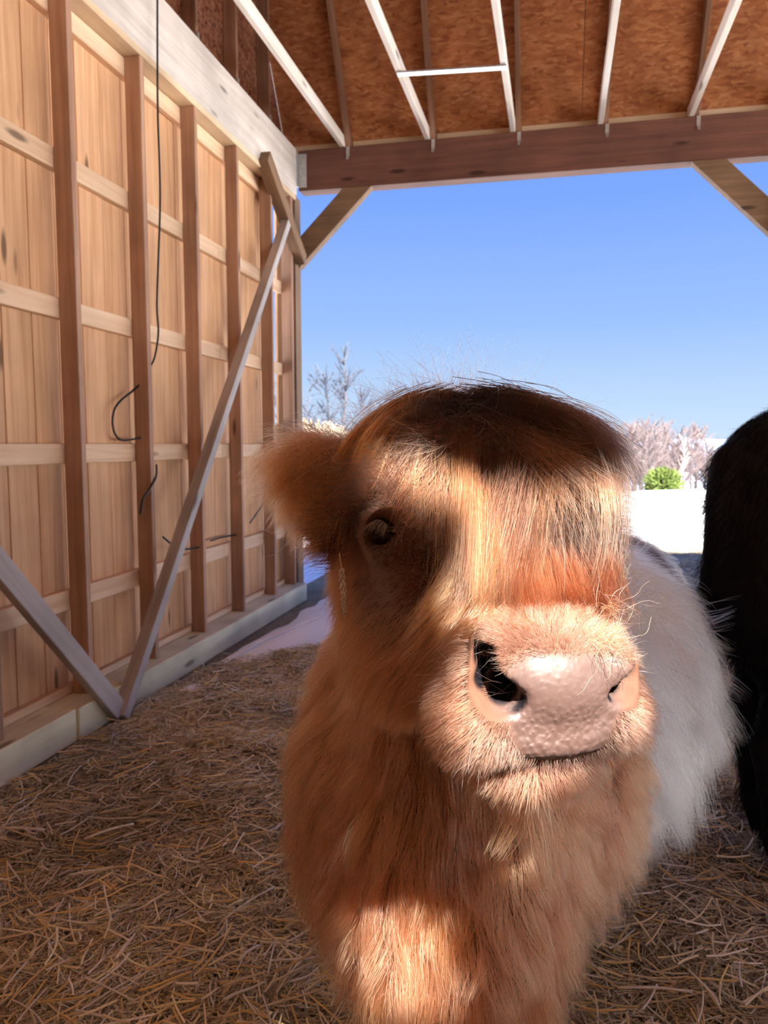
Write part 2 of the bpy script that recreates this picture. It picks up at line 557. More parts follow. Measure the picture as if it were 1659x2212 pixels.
def field_z(P):
    x, y = P[:, 0], P[:, 1]
    crest = 22.5 + 0.25 * x + 1.5 * vnoise(P / 9.0, 3)
    z = 0.06 * (vnoise(P / 3.0, 4) - 0.5) - 0.05
    d = np.clip(y - crest, 0, None)
    z = z - d * 0.085 + 0.5 * (vnoise(P / 25.0, 5) - 0.5) * np.clip((y - 12) / 10, 0, 1) * (d <= 0)
    z = z + np.clip((y - 8) / 14, 0, 1) * 0.03 * (x - 2)
    near = (x > -2.6) & (x < 7.4) & (y > -1.2) & (y < 11.2)
    return np.where(near, z - 0.10, z)


gx = np.concatenate([np.linspace(-300, -32, 24), np.linspace(-30, 40, 100), np.linspace(42, 300, 24)])
gy = np.concatenate([np.linspace(-120, -22, 16), np.linspace(-20, 60, 120), np.linspace(64, 420, 30)])
sf = grid_mesh('snow_field', gx, gy, field_z, SNOW)
tag(sf, 'bright white snow field outside the shelter', kind='structure')

M = Mat('hazed_forest', 0.95)  # aerial haze mixed into the forest colour as blue
nz = M.n('ShaderNodeTexNoise', Scale=0.03, Detail=6.0)
tcn = M.n('ShaderNodeTexCoord')
M.l(tcn.outputs['Object'], nz.inputs['Vector'])
M.l(M.ramp(nz.outputs['Fac'], [(0.35, (0.16, 0.21, 0.34)), (0.6, (0.22, 0.27, 0.40)), (0.75, (0.45, 0.5, 0.6))]), M.p.inputs['Base Color'])
HILL = M.m


def hill_z(P):
    env = np.exp(-((P[:, 1] - 640) / 60.0) ** 2)
    return -75 + env * (74 + 10 * vnoise(np.column_stack([P[:, 0] / 150.0, P[:, 1] * 0 + 1]), 8) + 4 * vnoise(P / 30.0, 9))


hl = grid_mesh('hill', np.linspace(-700, 800, 140), np.linspace(500, 800, 16), hill_z, HILL)
tag(hl, 'distant wooded hills on the horizon, coloured blue with haze', kind='structure')

# trees along the edge of the field
BARK = plain('pale_bark', (0.07, 0.06, 0.06), 0.9, 0, 0.3, 8)
BIRCH = plain('birch_bark', (0.55, 0.53, 0.5), 0.8, 0, 0.15, 6)
TWIG = strand_mat('twig', 0.8)


def bare_tree(x, y, z0, h, spread, label, group, birch=False, col=(0.36, 0.27, 0.24), n=420, r=random):
    t = empty('bare_tree', (x, y, z0))
    tag(t, label, 'tree', group)
    ang = [r.uniform(0, 6.28) for _ in range(4)]
    pts = [Vector((x + 0.25 * math.sin(ang[0] + k) * k / 6, y + 0.2 * math.cos(ang[1] + k) * k / 6, z0 + h * 0.92 * k / 6)) for k in range(7)]
    vs, fs, S = [], [], 7
    r0 = h * 0.014 + 0.03
    for k, p in enumerate(pts):
        rr = r0 * (1 - 0.9 * k / 6)
        for s in range(S):
            a = 6.2832 * s / S
            vs.append((p.x - x + rr * math.cos(a), p.y - y + rr * math.sin(a), p.z - z0))
    for k in range(6):
        for s in range(S):
            a, b = k * S + s, k * S + (s + 1) % S
            fs.append((a, b, b + S, a + S))
    tr = mesh_obj('trunk', vs, fs, BIRCH if birch else BARK, None, True)
    tr.parent = t
    # branches and twigs
    nb = 34
    tb = np.sort(rng.uniform(0.22, 1.0, nb))
    P0 = np.array([list(pts[min(5, int(q * 6))].lerp(pts[min(6, int(q * 6) + 1)], q * 6 - int(q * 6)) if q < 1 else pts[6]) for q in tb])
    az = rng.uniform(0, 6.283, nb)
    ln = spread * (1.05 - 0.75 * tb) * rng.uniform(0.6, 1.1, nb)
    up = rng.uniform(0.5, 1.2, nb)
    D = np.stack([np.cos(az), np.sin(az), up], 1)
    D /= np.linalg.norm(D, axis=1)[:, None]
    S = 5
    tt = np.linspace(0, 1, S)
    B = P0[:, None, :] + D[:, None, :] * (ln[:, None] * tt)[:, :, None]
    B[:, :, 2] += (ln[:, None] * 0.25 * tt ** 2)
    B += rng.normal(0, 0.03, B.shape) * ln[:, None, None] * tt[None, :, None]
    k = rng.integers(0, nb, n)
    q = rng.uniform(0.15, 1.0, n)
    R0 = P0[k] + D[k] * (ln[k] * q)[:, None]
    R0[:, 2] += ln[k] * 0.25 * q ** 2
    dd = D[k] + rng.normal(0, 0.55, (n, 3)) + np.array([0, 0, 0.35])
    dd /= np.linalg.norm(dd, axis=1)[:, None]
    tl = ln[k] * rng.uniform(0.2, 0.55, n)
    T = R0[:, None, :] + dd[:, None, :] * (tl[:, None] * tt)[:, :, None]
    T += rng.normal(0, 0.05, T.shape) * tl[:, None, None] * tt[None, :, None]
    pos = np.concatenate([B, T])
    rad = np.concatenate([np.full(nb, r0 * 0.35), rng.uniform(0.010, 0.022, n)])
    cc = np.array(col) * rng.uniform(0.75, 1.25, (nb + n, 1))
    strands('branches', pos, rad, cc, TWIG, t, 0.3)
    return t


tr_rng = random.Random(3)


def ground_at(x, y):
    return float(field_z(np.array([[x, y]]))[0])


def at_px(px, Y):
    """X of the point at depth Y on the horizon seen at image column px."""
    u = (px - 829.5) / FPX
    c_, s_ = math.cos(YAW), math.sin(YAW)
    return Y * (u * c_ - s_) / (c_ + u * s_)


for k in range(34):                                   # thin grey wood beyond the crest, seen between the two cattle
    Y = tr_rng.uniform(58, 74) if k < 22 else tr_rng.uniform(78, 95)
    x = at_px(1336 + (k % 22) * 9.5 + tr_rng.uniform(-5, 5), Y)
    z = ground_at(x, Y)
    top = 1.0 + Y / FPX * tr_rng.uniform(-12, 18) + 0.8 - max(0, k % 22 - 6) * 0.05
    bare_tree(x, Y, z, top - z + 1.2, 2.4, 'bare grey tree in the wood beyond the snow field', 'bare wood beyond the snow field', n=300,
              col=(0.13, 0.10, 0.10))
Y = 52
x = at_px(1471, Y)
bare_tree(x, Y, ground_at(x, Y), 1.0 - ground_at(x, Y) + 1.2, 0.9, 'white birch trunk standing in front of the bare grey wood', None, True, n=120)
for px, Y, tp, lab in ((705, 44, 190, 'slender bare tree in the sky just right of the corner post'),
                       (668, 50, 150, 'low bare tree touching the right edge of the corner post'),
                       (742, 52, 235, 'tallest bare tree between the corner post and the brown head'),
                       (785, 56, 130, 'faint bare tree whose twigs meet the hair of the brown head'),
                       (604, 48, 170, 'bare tree glimpsed through the missing board slit in the left wall')):
    x = at_px(px, Y)
    z = ground_at(x, Y)
    bare_tree(x, Y, z, 1.335 + Y / FPX * tp - z, 3.0, lab, 'trees by the corner post',
              n=380, col=(0.05, 0.06, 0.085))

# leafless sunlit scrub near the corner post and one green bush
LEAF = strand_mat('scrub_leaf', 0.8)


def bush(name, x, y, z0, rx, rz, label, group, col, n=900):
    t = empty(name, (x, y, z0))
    tag(t, label, 'bush', group)
    ns = 9
    S = 5
    tt = np.linspace(0, 1, S)
    az = rng.uniform(0, 6.28, ns)
    st = np.zeros((ns, S, 3))
    for s in range(ns):
        d = np.array([math.cos(az[s]) * rx * 0.8, math.sin(az[s]) * rx * 0.8, rz * rng.uniform(1.3, 1.9)])
        st[s] = np.array([x, y, z0]) + d * tt[:, None] * np.array([1, 1, 1])
    strands('stem', st, np.full(ns, 0.02), np.tile([0.3, 0.22, 0.16], (ns, 1)), LEAF, t, 0.4)
    d = rng.normal(0, 1, (n, 3))
    d /= np.linalg.norm(d, axis=1)[:, None]
    c = np.array([x, y, z0 + rz]) + d * np.array([rx, rx, rz]) * (rng.uniform(0.3, 1, n) ** 0.5)[:, None]
    e = rng.normal(0, 0.5, (n, 3)) + d + np.array([0, 0, 0.4])
    e /= np.linalg.norm(e, axis=1)[:, None]
    pos = c[:, None, :] + e[:, None, :] * (np.linspace(0, 1, 3) * 0.28)[None, :, None]
    pos[:, :, 2] = np.maximum(pos[:, :, 2], z0)
    o = strands('foliage', pos, np.full(n, 0.03), np.array(col) * rng.uniform(0.7, 1.25, (n, 1)), LEAF, t, 0.3)
    return t


Y = 30.0
x = at_px(1432, Y)
bush('evergreen_bush', x, Y, ground_at(x, Y) - 0.05, 0.55, 0.42, 'small green bush at the far edge of the snow field', None, (0.10, 0.14, 0.03))
for px, Y, rz in ((672, 20, 1.25), (705, 19, 1.15), (740, 24, 1.1), (645, 24, 1.25)):
    x = at_px(px, Y)
    bush('dry_bush', x, Y, ground_at(x, Y), 0.75, rz * 0.85, 'dry straw-coloured bush outside by the corner post', 'dry scrub by the corner post', (0.30, 0.24, 0.17), 1500)

# ------------------------------------------------------------------ floor: trodden straw
M = Mat('straw_floor', 0.9)
tcn = M.n('ShaderNodeTexCoord')
mp = M.n('ShaderNodeMapping')
mp.inputs['Scale'].default_value = (40, 14, 20)
mp.inputs['Rotation'].default_value = (0, 0, 0.7)
M.l(tcn.outputs['Object'], mp.inputs[0])
nz = M.n('ShaderNodeTexNoise', Scale=1.5, Detail=8.0, Roughness=0.75, Distortion=1.5)
M.l(mp.outputs[0], nz.inputs['Vector'])
n2 = M.n('ShaderNodeTexNoise', Scale=2.2, Detail=4.0)
M.l(tcn.outputs['Object'], n2.inputs['Vector'])
c = M.ramp(nz.outputs['Fac'], [(0.3, (0.16, 0.125, 0.085)), (0.5, (0.40, 0.33, 0.235)), (0.66, (0.66, 0.58, 0.44))])
c = M.mix(1.0, c, M.ramp(n2.outputs['Fac'], [(0.3, (0.65, 0.62, 0.6)), (0.7, (1.1, 1.05, 0.95))]), 'MULTIPLY')
M.l(c, M.p.inputs['Base Color'])
M.bump(nz.outputs['Fac'], 0.9, 0.03)
STRAW_G = M.m


def floor_z(P):
    z = 0.05 * (vnoise(P / 0.55, 11) - 0.5) + 0.025 * (vnoise(P / 0.16, 12, 2) - 0.5)
    z = z + 0.05 * np.clip((P[:, 1] - 3.6) / 1.0, 0, 1) * np.clip((P[:, 0] + 1.9) / 0.5, 0, 1) * np.clip((5.4 - P[:, 1]), 0, 1)
    edge = np.clip((P[:, 1] - 10.2 - 0.5 * vnoise(P / 0.8, 13)) / 0.5, 0, 1)
    return z - 0.22 * edge


fl = grid_mesh('floor', np.linspace(-2.33, 7.2, 210), np.linspace(-1.0, 11.4, 270), floor_z, STRAW_G)
tag(fl, 'trodden earth floor of the shelter under straw', kind='structure')
STRAW = strand_mat('straw', 0.6)


def straw_layer(n, x0, x1, y0, y1, lens, rads, pal, wts, lift, power=1.0, s=4):
    u = rng.uniform(0, 1, n)
    y = (y0 ** -power + u * (y1 ** -power - y0 ** -power)) ** (-1 / power)
    xa, xb = np.clip(-0.90 * y - 0.1, x0, None), np.clip(0.36 * y + 0.25, None, x1)
    x = xa + rng.uniform(0, 1, n) * (xb - xa)
    P = np.column_stack([x, y])
    L = rng.uniform(*lens, n) * rng.uniform(0.5, 1.0, n)
    az = vnoise(P / 0.30, 21, 2) * 12.0 + rng.normal(0, 0.9, n)
    el = rng.normal(0, 0.22, n)
    d = np.stack([np.cos(az) * np.cos(el), np.sin(az) * np.cos(el), np.sin(el)], 1)
    tt = np.linspace(-0.5, 0.5, s)
    bend = rng.normal(0, 0.16, n)
    side = np.stack([-np.sin(az), np.cos(az), np.zeros(n)], 1)
    pos = np.column_stack([P, np.zeros(n)])[:, None, :] + d[:, None, :] * (L[:, None] * tt)[:, :, None] \
        + side[:, None, :] * (bend[:, None] * L[:, None] * tt ** 2)[:, :, None]
    zz = floor_z(pos.reshape(-1, 3)[:, :2]).reshape(n, s)
    pos[:, :, 2] = zz + np.maximum(pos[:, :, 2] * 0.6, -0.002) + rng.uniform(0, lift, n)[:, None] * vnoise(P / 0.2, 23, 2)[:, None] * 1.6
    drift = (y > 4.12 + (x + 2.03) * 0.98) & (y < 7.2) & (x < -0.45)
    ok = ~drift & (pos[:, :, 0] > -2.06).all(1) & (pos[:, :, 1].max(1) < 10.5)
    c = np.array(pal)[rng.choice(len(pal), n, p=np.array(wts) / sum(wts))] * rng.uniform(0.75, 1.15, (n, 1))
    c = np.clip(c * (0.66 + 0.66 * vnoise(P / 0.35, 25, 3))[:, None], 0, 0.93)
    r = rng.uniform(*rads, n)
    return pos[ok], r[ok], c[ok]


PAL = [(0.70, 0.62, 0.46), (0.82, 0.76, 0.55), (0.54, 0.45, 0.32), (0.9, 0.89, 0.82), (0.82, 0.67, 0.33), (0.36, 0.29, 0.20)]
A = [straw_layer(64000, -2.06, 3.0, 1.1, 3.2, (0.03, 0.13), (0.0007, 0.0019), PAL, (4, 3, 3, 1.5, 1.5, 2), 0.03),
     straw_layer(56000, -2.06, 3.5, 3.0, 5.4, (0.04, 0.13), (0.0010, 0.0022), PAL, (4, 3, 3, 2, 1, 2), 0.03),
     straw_layer(40000, -2.06, 5.0, 5.2, 10.6, (0.05, 0.15), (0.0014, 0.003), PAL, (4, 3, 2, 2, 1, 1), 0.04)]
st = strands('straw_bedding', np.concatenate([a[0] for a in A]), np.concatenate([a[1] for a in A]), np.concatenate([a[2] for a in A]), STRAW, None, 0.8)
tag(st, 'trampled brown and golden straw bedding covering the shelter floor', 'straw', kind='stuff')
A = straw_layer(2600, -2.06, 3.0, 1.1, 4.2, (0.06, 0.20), (0.0016, 0.0028), [(0.80, 0.68, 0.44), (0.82, 0.77, 0.68), (0.74, 0.54, 0.22)], (3, 2, 2), 0.06)
st = strands('loose_straw', A[0] + np.array([0, 0, 0.018]), A[1], A[2] * 1.15, STRAW, None, 0.9)
tag(st, 'pale loose straw stalks scattered on top of the bedding', 'straw', kind='stuff')


STALK = plain('pale_stalk', (0.82, 0.76, 0.66), 0.7, 0, 0.12, 60)


def onz(px, py, z):
    d = FW + RT * (px - 829.5) / FPX + UP * (1106 - py) / FPX
    return CAM + d * (z - CAM[2]) / d[2]


def stalk(p, q, r, label):
    p, q = onz(*p, 0.062), onz(*q, 0.058)
    d = Vector(q - p).normalized()
    u = d.orthogonal().normalized()
    v = d.cross(u)
    vs, fs, K, n = [], [], 7, 6
    for i in range(n + 1):
        t = i / n
        c = Vector(p + (q - p) * t) + Vector((0, 0, 0.006 * math.sin(3.1 * t)))
        rr = r * (1.0 if i % 3 else 1.25)
        for k in range(K):
            an = 6.28318 * k / K
            vs.append(c + (u * math.cos(an) + v * math.sin(an)) * rr)
    for i in range(n):
        for k in range(K):
            j = (k + 1) % K
            fs.append((i * K + k, i * K + j, (i + 1) * K + j, (i + 1) * K + k))
    fs.append(tuple(range(K - 1, -1, -1)))
    fs.append(tuple(range(n * K, n * K + K)))
    tag(mesh_obj('straw_stalk', vs, fs, STALK, None, True), label, 'straw', 'single straw stalks on the bedding')


stalk((1335, 2134), (1496, 2143), 0.0028, 'long white straw stalk lying in the dark bedding right of the calf chest')
stalk((-30, 1791), (96, 1793), 0.0042, 'thick pale straw stalk lying level at the left edge of the picture')
stalk((183, 1812), (288, 1780), 0.0038, 'pale straw stalk lying on the bedding left of the calf, pointing at it')
stalk((478, 1990), (592, 1916), 0.0026, 'bent grey straw stalk close beside the calf left shoulder')
stalk((515, 2075), (560, 2043), 0.0032, 'short white straw stalk low beside the calf left foreleg')
stalk((220, 2098), (300, 2128), 0.0022, 'yellow-white straw stalk near the lower edge, left of the calf')


# drifted snow inside along the sill
def patch(name, outline, label, hgt):
    c = np.mean(outline, axis=0)
    vs, fs = [], []
    rings = 7
    n = len(outline)
    for k in range(rings + 1):
        q = k / rings
        for p in outline:
            xy = c + (np.array(p) - c) * q
            z = float(floor_z(xy[None])[0]) + hgt * (1 - q ** 3) + 0.012 * float(vnoise(xy[None] / 0.12, 31)[0]) - 0.012 * q
            vs.append((xy[0], xy[1], z))
    for k in range(rings):
        for i in range(n):
            j = (i + 1) % n
            fs.append((k * n + i, (k + 1) * n + i, (k + 1) * n + j, k * n + j))
    o = mesh_obj(name, vs, fs, SNOW, None, True)
    return tag(o, label, 'snow', kind='stuff')


def wobble(pts, k=5):
    res = []
    n = len(pts)
    for i in range(n):
        a, b = np.array(pts[i], float), np.array(pts[(i + 1) % n], float)
        for q in range(k):
            res.append(a + (b - a) * q / k + rng.normal(0, 0.02, 2))
    return np.array(res)


patch('snow_patch', wobble([(-2.02, 4.05), (-1.85, 4.10), (-1.55, 4.60), (-1.15, 4.85), (-0.6, 5.2), (-0.5, 6.3), (-0.9, 7.0), (-1.6, 7.0), (-2.0, 6.5), (-1.95, 5.9), (-1.93, 5.0)]),
      'bluish drift of shaded snow lying along the sill by the corner post', 0.10)
patch('snow_patch', wobble([(-1.98, 3.55), (-1.86, 3.5), (-1.78, 3.72), (-1.88, 3.85), (-1.98, 3.8)], 4), 'small grey snow remnant on the straw near the diagonal braces', 0.025)


# ------------------------------------------------------------------ cables on the left wall
def cable(name, pts, r, label):
    P = [np.array(p, float) for p in pts]
    P = [P[0]] + P + [P[-1]]
    out = []
    for i in range(1, len(P) - 2):
        for k in range(6):
            t = k / 6
            a, b, c_, d = P[i - 1], P[i], P[i + 1], P[i + 2]
            out.append(0.5 * ((2 * b) + (-a + c_) * t + (2 * a - 5 * b + 4 * c_ - d) * t * t + (-a + 3 * b - 3 * c_ + d) * t ** 3))
    out.append(P[-2])
    vs, fs, K = [], [], 6
    for i, p in enumerate(out):
        d = Vector(out[min(i + 1, len(out) - 1)] - out[max(i - 1, 0)]).normalized()
        u = d.orthogonal().normalized() if i == 0 else (u - d * u.dot(d)).normalized()
        v = d.cross(u)
        for k in range(K):
            an = 6.28318 * k / K
            vs.append(Vector(p) + (u * math.cos(an) + v * math.sin(an)) * r)
    for i in range(len(out) - 1):
        for k in range(K):
            j = (k + 1) % K
            fs.append((i * K + k, i * K + j, (i + 1) * K + j, (i + 1) * K + k))
    return tag(mesh_obj(name, vs, fs, CABLE, None, True), label, 'cable')


def onx(px, py, X):
    d = FW + RT * (px - 829.5) / FPX + UP * (1106 - py) / FPX
    return CAM + d * X / d[0]


cable('hanging_cable', [onx(340, -60, -2.10), onx(340, 100, -2.10), onx(341, 250, -2.10), onx(346, 420, -2.11), onx(342, 560, -2.12), onx(339, 660, -2.13),
                        onx(342, 720, -2.15), onx(333, 775, -2.2), onx(318, 800, -2.235)], 0.0055, 'long thin black cable hanging down from the roof before the wall')
cable('cable_loop', [onx(300, 832, -2.19), onx(282, 848, -2.235), onx(262, 864, -2.235), onx(247, 885, -2.235), onx(243, 915, -2.235), onx(250, 940, -2.235), onx(266, 951, -2.235), onx(303, 946, -2.20)], 0.006,
      'black cable loop bulging from behind the second stud')
cable('cable_loop', [onx(338, 1003, -2.147), onx(337, 1030, -2.144), onx(322, 1058, -2.144), onx(308, 1080, -2.146), onx(303, 1110, -2.17)], 0.006, 'short black cable curving across the stud face above the brace')
cable('cable_loop', [onx(352, 1160, -2.2), onx(378, 1180, -2.2), onx(400, 1186, -2.19), onx(430, 1182, -2.18)], 0.006, 'black cable sagging low between brace and third stud')
cable('cable_loop', [onx(455, 1168, -2.23), onx(480, 1160, -2.235), onx(512, 1155, -2.2)], 0.006, 'black cable end lying on the lowest girt')
cable('cable_loop', [onx(540, 1130, -2.2), onx(562, 1098, -2.21), onx(580, 1070, -2.21)], 0.006, 'thin cable rising toward the stud nearest the corner')

# ------------------------------------------------------------------ signed-distance modelling on a stretched grid
class Field:
    def __init__(s, xs, ys, zs):
        s.ax = [np.asarray(a, np.float32) for a in (xs, ys, zs)]
        s.F = np.full([len(a) for a in s.ax], 1.0, np.float32)

    def sub(s, lo, hi):
        sl = []
        for a, l, h in zip(s.ax, lo, hi):
            i0 = max(0, int(np.searchsorted(a, l)) - 1)
            i1 = min(len(a), int(np.searchsorted(a, h)) + 1)
            sl.append(slice(i0, max(i1, i0 + 1)))
        g = np.meshgrid(*[a[q] for a, q in zip(s.ax, sl)], indexing='ij', sparse=True)
        return tuple(sl), g

    def comb(s, sl, d, k, op):
        A = s.F[sl]
        if op == 'add':
            h = np.clip(0.5 + 0.5 * (A - d) / k, 0, 1)
            s.F[sl] = A * (1 - h) + d * h - k * h * (1 - h)
        else:                                          # carve
            d = -d
            h = np.clip(0.5 - 0.5 * (A - d) / k, 0, 1)
            s.F[sl] = A * (1 - h) + d * h + k * h * (1 - h)

    def ell(s, c, r, axes=None, k=0.03, op='add', pad=0.10):
        c = np.array(c, float)
        A = np.eye(3) if axes is None else np.array(axes, float)
        r = np.array(r, float)
        ext = np.sqrt(((A * r[:, None]) ** 2).sum(0)) + pad
        sl, g = s.sub(c - ext, c + ext)
        q = [sum(A[i, j] * (g[j] - c[j]) for j in range(3)) for i in range(3)]
        k0 = np.sqrt(sum((q[i] / r[i]) ** 2 for i in range(3)))
        k1 = np.sqrt(sum((q[i] / r[i] ** 2) ** 2 for i in range(3)))
        s.comb(sl, k0 * (k0 - 1) / np.maximum(k1, 1e-6), k, op)

    def cone(s, a, b, ra, rb, k=0.03, op='add', pad=0.10):
        a, b = np.array(a, float), np.array(b, float)
        R = max(ra, rb) + pad
        sl, g = s.sub(np.minimum(a, b) - R, np.maximum(a, b) + R)
        ba = b - a
        t = sum((g[j] - a[j]) * ba[j] for j in range(3)) / (ba @ ba)
        t = np.clip(t, 0, 1)
        d = np.sqrt(sum((g[j] - a[j] - t * ba[j]) ** 2 for j in range(3)))
        s.comb(sl, d - (ra + (rb - ra) * t), k, op)

    def sample(s, p):
        idx, fr = [], []
        for d in range(3):
            a = s.ax[d]
            i = np.clip(np.searchsorted(a, p[:, d]) - 1, 0, len(a) - 2)
            idx.append(i)
            fr.append(np.clip((p[:, d] - a[i]) / (a[i + 1] - a[i]), 0, 1))
        r = 0
        for c in range(8):
            w_, ii = 1, []
            for d in range(3):
                b = (c >> d) & 1
                w_ = w_ * (fr[d] if b else 1 - fr[d])
                ii.append(idx[d] + b)
            r = r + w_ * s.F[ii[0], ii[1], ii[2]]
        return r

    def grad(s, p, h=0.006):
        g = np.stack([s.sample(p + e) - s.sample(p - e) for e in np.eye(3) * h], 1)
        return g / np.maximum(np.linalg.norm(g, axis=1), 1e-9)[:, None]

    def mesh(s):
        F = s.F
        ins = F < 0
        n = F.shape
        cnt = np.zeros([k - 1 for k in n], np.int8)
        for c in range(8):
            cnt += ins[(c & 1):n[0] - 1 + (c & 1), (c >> 1 & 1):n[1] - 1 + (c >> 1 & 1), (c >> 2):n[2] - 1 + (c >> 2)]
        act = np.argwhere((cnt > 0) & (cnt < 8))
        vid = np.full(cnt.shape, -1, np.int64)
        vid[act[:, 0], act[:, 1], act[:, 2]] = np.arange(len(act))
        acc, num = np.zeros((len(act), 3)), np.zeros(len(act))
        cr_ = [np.array([c & 1, c >> 1 & 1, c >> 2]) for c in range(8)]
        for a in range(8):
            for d in range(3):
                if a >> d & 1: continue
                b = a | (1 << d)
                ia, ib = act + cr_[a], act + cr_[b]
                fa, fb = F[tuple(ia.T)], F[tuple(ib.T)]
                m = (fa < 0) != (fb < 0)
                t = fa / np.where(m, fa - fb, 1)
                pa = np.stack([s.ax[j][ia[:, j]] for j in range(3)], 1).astype(float)
                pb = np.stack([s.ax[j][ib[:, j]] for j in range(3)], 1).astype(float)
                acc[m] += (pa + (pb - pa) * t[:, None])[m]
                num[m] += 1
        V = acc / num[:, None]
        Q = []
        for d in range(3):
            u, v = (d + 1) % 3, (d + 2) % 3
            lo = [slice(None)] * 3
            hi = [slice(None)] * 3
            lo[d], hi[d] = slice(0, -1), slice(1, None)
            m = ins[tuple(lo)] != ins[tuple(hi)]
            e = np.argwhere(m)
            e = e[(e[:, u] > 0) & (e[:, v] > 0) & (e[:, u] < n[u] - 1) & (e[:, v] < n[v] - 1)]
            du, dv = np.eye(3, dtype=int)[u], np.eye(3, dtype=int)[v]
            q = np.stack([vid[tuple((e - du - dv).T)], vid[tuple((e - dv).T)], vid[tuple(e.T)], vid[tuple((e - du).T)]], 1)
            inside = ins[tuple(e.T)]
            q[~inside] = q[~inside][:, ::-1]
            Q.append(q)
        return V, np.concatenate(Q)


def axis(parts):
    """parts: (start, stop, step) runs -> one rising coordinate list"""
    r = []
    for a, b, h in parts:
        r += list(np.linspace(a, b, max(1, int(round((b - a) / h))), endpoint=False))
    r.append(parts[-1][1])
    return np.array(r)


def cw(r, u, f):
    """camera-aligned metres (right, up, forward) -> world"""
    return CAM + RT * r + UP * u + FW * f


def cvec(r, u, f):
    return RT * r + UP * u + FW * f


def pix(px, py, f):
    return cw((px - 829.5) / FPX * f, (1106 - py) / FPX * f, f)


def unit(v):
    v = np.asarray(v, float)
    return v / np.linalg.norm(v, axis=-1, keepdims=True)


def tints(me, name, arr):
    a = me.attributes.new(name, 'FLOAT_COLOR', 'POINT')
    c = np.ones((len(arr), 4), np.float32)
    c[:, :3] = arr
    a.data.foreach_set('color', c.ravel())


def big_mesh(name, V, Q, mat, parent, loc):
    me = bpy.data.meshes.new(name)
    V = V - np.array(loc)
    me.vertices.add(len(V))
    me.vertices.foreach_set('co', V.astype(np.float32).ravel())
    me.loops.add(len(Q) * 4)
    me.loops.foreach_set('vertex_index', Q.astype(np.int32).ravel())
    me.polygons.add(len(Q))
    me.polygons.foreach_set('loop_start', np.arange(0, len(Q) * 4, 4, dtype=np.int32))
    me.polygons.foreach_set('use_smooth', np.ones(len(Q), bool))
    me.update(calc_edges=True)
    me.validate()
    me.materials.append(mat)
    o = bpy.data.objects.new(name, me)
    COL.objects.link(o)
    o.parent = parent
    return o


# ------------------------------------------------------------------ the brown calf: frames
PSI = math.radians(9)
HL = unit(cvec(math.cos(PSI), 0, math.sin(PSI)))            # sideways, to the viewer's right
HH = unit(cvec(math.sin(PSI), 0, -math.cos(PSI)))           # level, towards the viewer
HQ = math.radians(42)
HN = unit(HH * math.cos(HQ) - cvec(0, 1, 0) * math.sin(HQ))  # down the face to the nose
HT = unit(HH * math.sin(HQ) + cvec(0, 1, 0) * math.cos(HQ))  # out of the forehead
HE = cw(0.132, -0.015, 1.0)                                 # midpoint between the eyes


def hd(l, n, t):
    return HE + HL * l + HN * n + HT * t


HAX = np.array([HL, HN, HT])
MP = math.radians(17)
ML = unit(cvec(math.cos(MP), 0, math.sin(MP)))
MF0 = unit(cvec(math.sin(MP), 0, -math.cos(MP)))
MT = math.radians(10)
MFW = unit(MF0 * math.cos(MT) - cvec(0, 1, 0) * math.sin(MT))
MU = np.cross(MFW, ML) * (1 if np.cross(MFW, ML)[2] > 0 else -1)
MC = pix(1188, 1486, 0.845)                                  # centre of the nose block


def mz(x, y, z):
    return MC + ML * x + MU * y + MFW * z


MAX_ = np.array([ML, MU, MFW])


def mloc(p):
    return (p - MC) @ MAX_.T


def hloc(p):
    return (p - HE) @ HAX.T


G = Field(axis([(-0.75, -0.42, 0.02), (-0.42, 0.26, 0.0048), (0.26, 0.75, 0.02)]),
          axis([(0.66, 1.20, 0.0048), (1.20, 1.4, 0.012), (1.4, 3.1, 0.022)]),
          axis([(-0.02, 0.9, 0.02), (0.9, 1.48, 0.0048), (1.48, 1.56, 0.012)]))
# trunk, from the chest at the camera back to the rump on the right
G.ell((-0.17, 1.46, 0.74), (0.235, 0.27, 0.30), k=0.06)
G.cone((-0.17, 1.50, 0.76), (0.05, 2.05, 0.74), 0.26, 0.285, k=0.10)
G.cone((0.05, 2.05, 0.74), (0.16, 2.55, 0.78), 0.285, 0.235, k=0.10)
G.ell((0.17, 2.62, 0.80), (0.225, 0.24, 0.24), k=0.08)
G.ell((-0.155, 1.23, 0.60), (0.175, 0.16, 0.28), k=0.10)       # brisket
G.ell((-0.345, 1.38, 0.68), (0.12, 0.17, 0.25), k=0.07)       # shoulders
G.ell((0.04, 1.52, 0.70), (0.11, 0.17, 0.24), k=0.06)
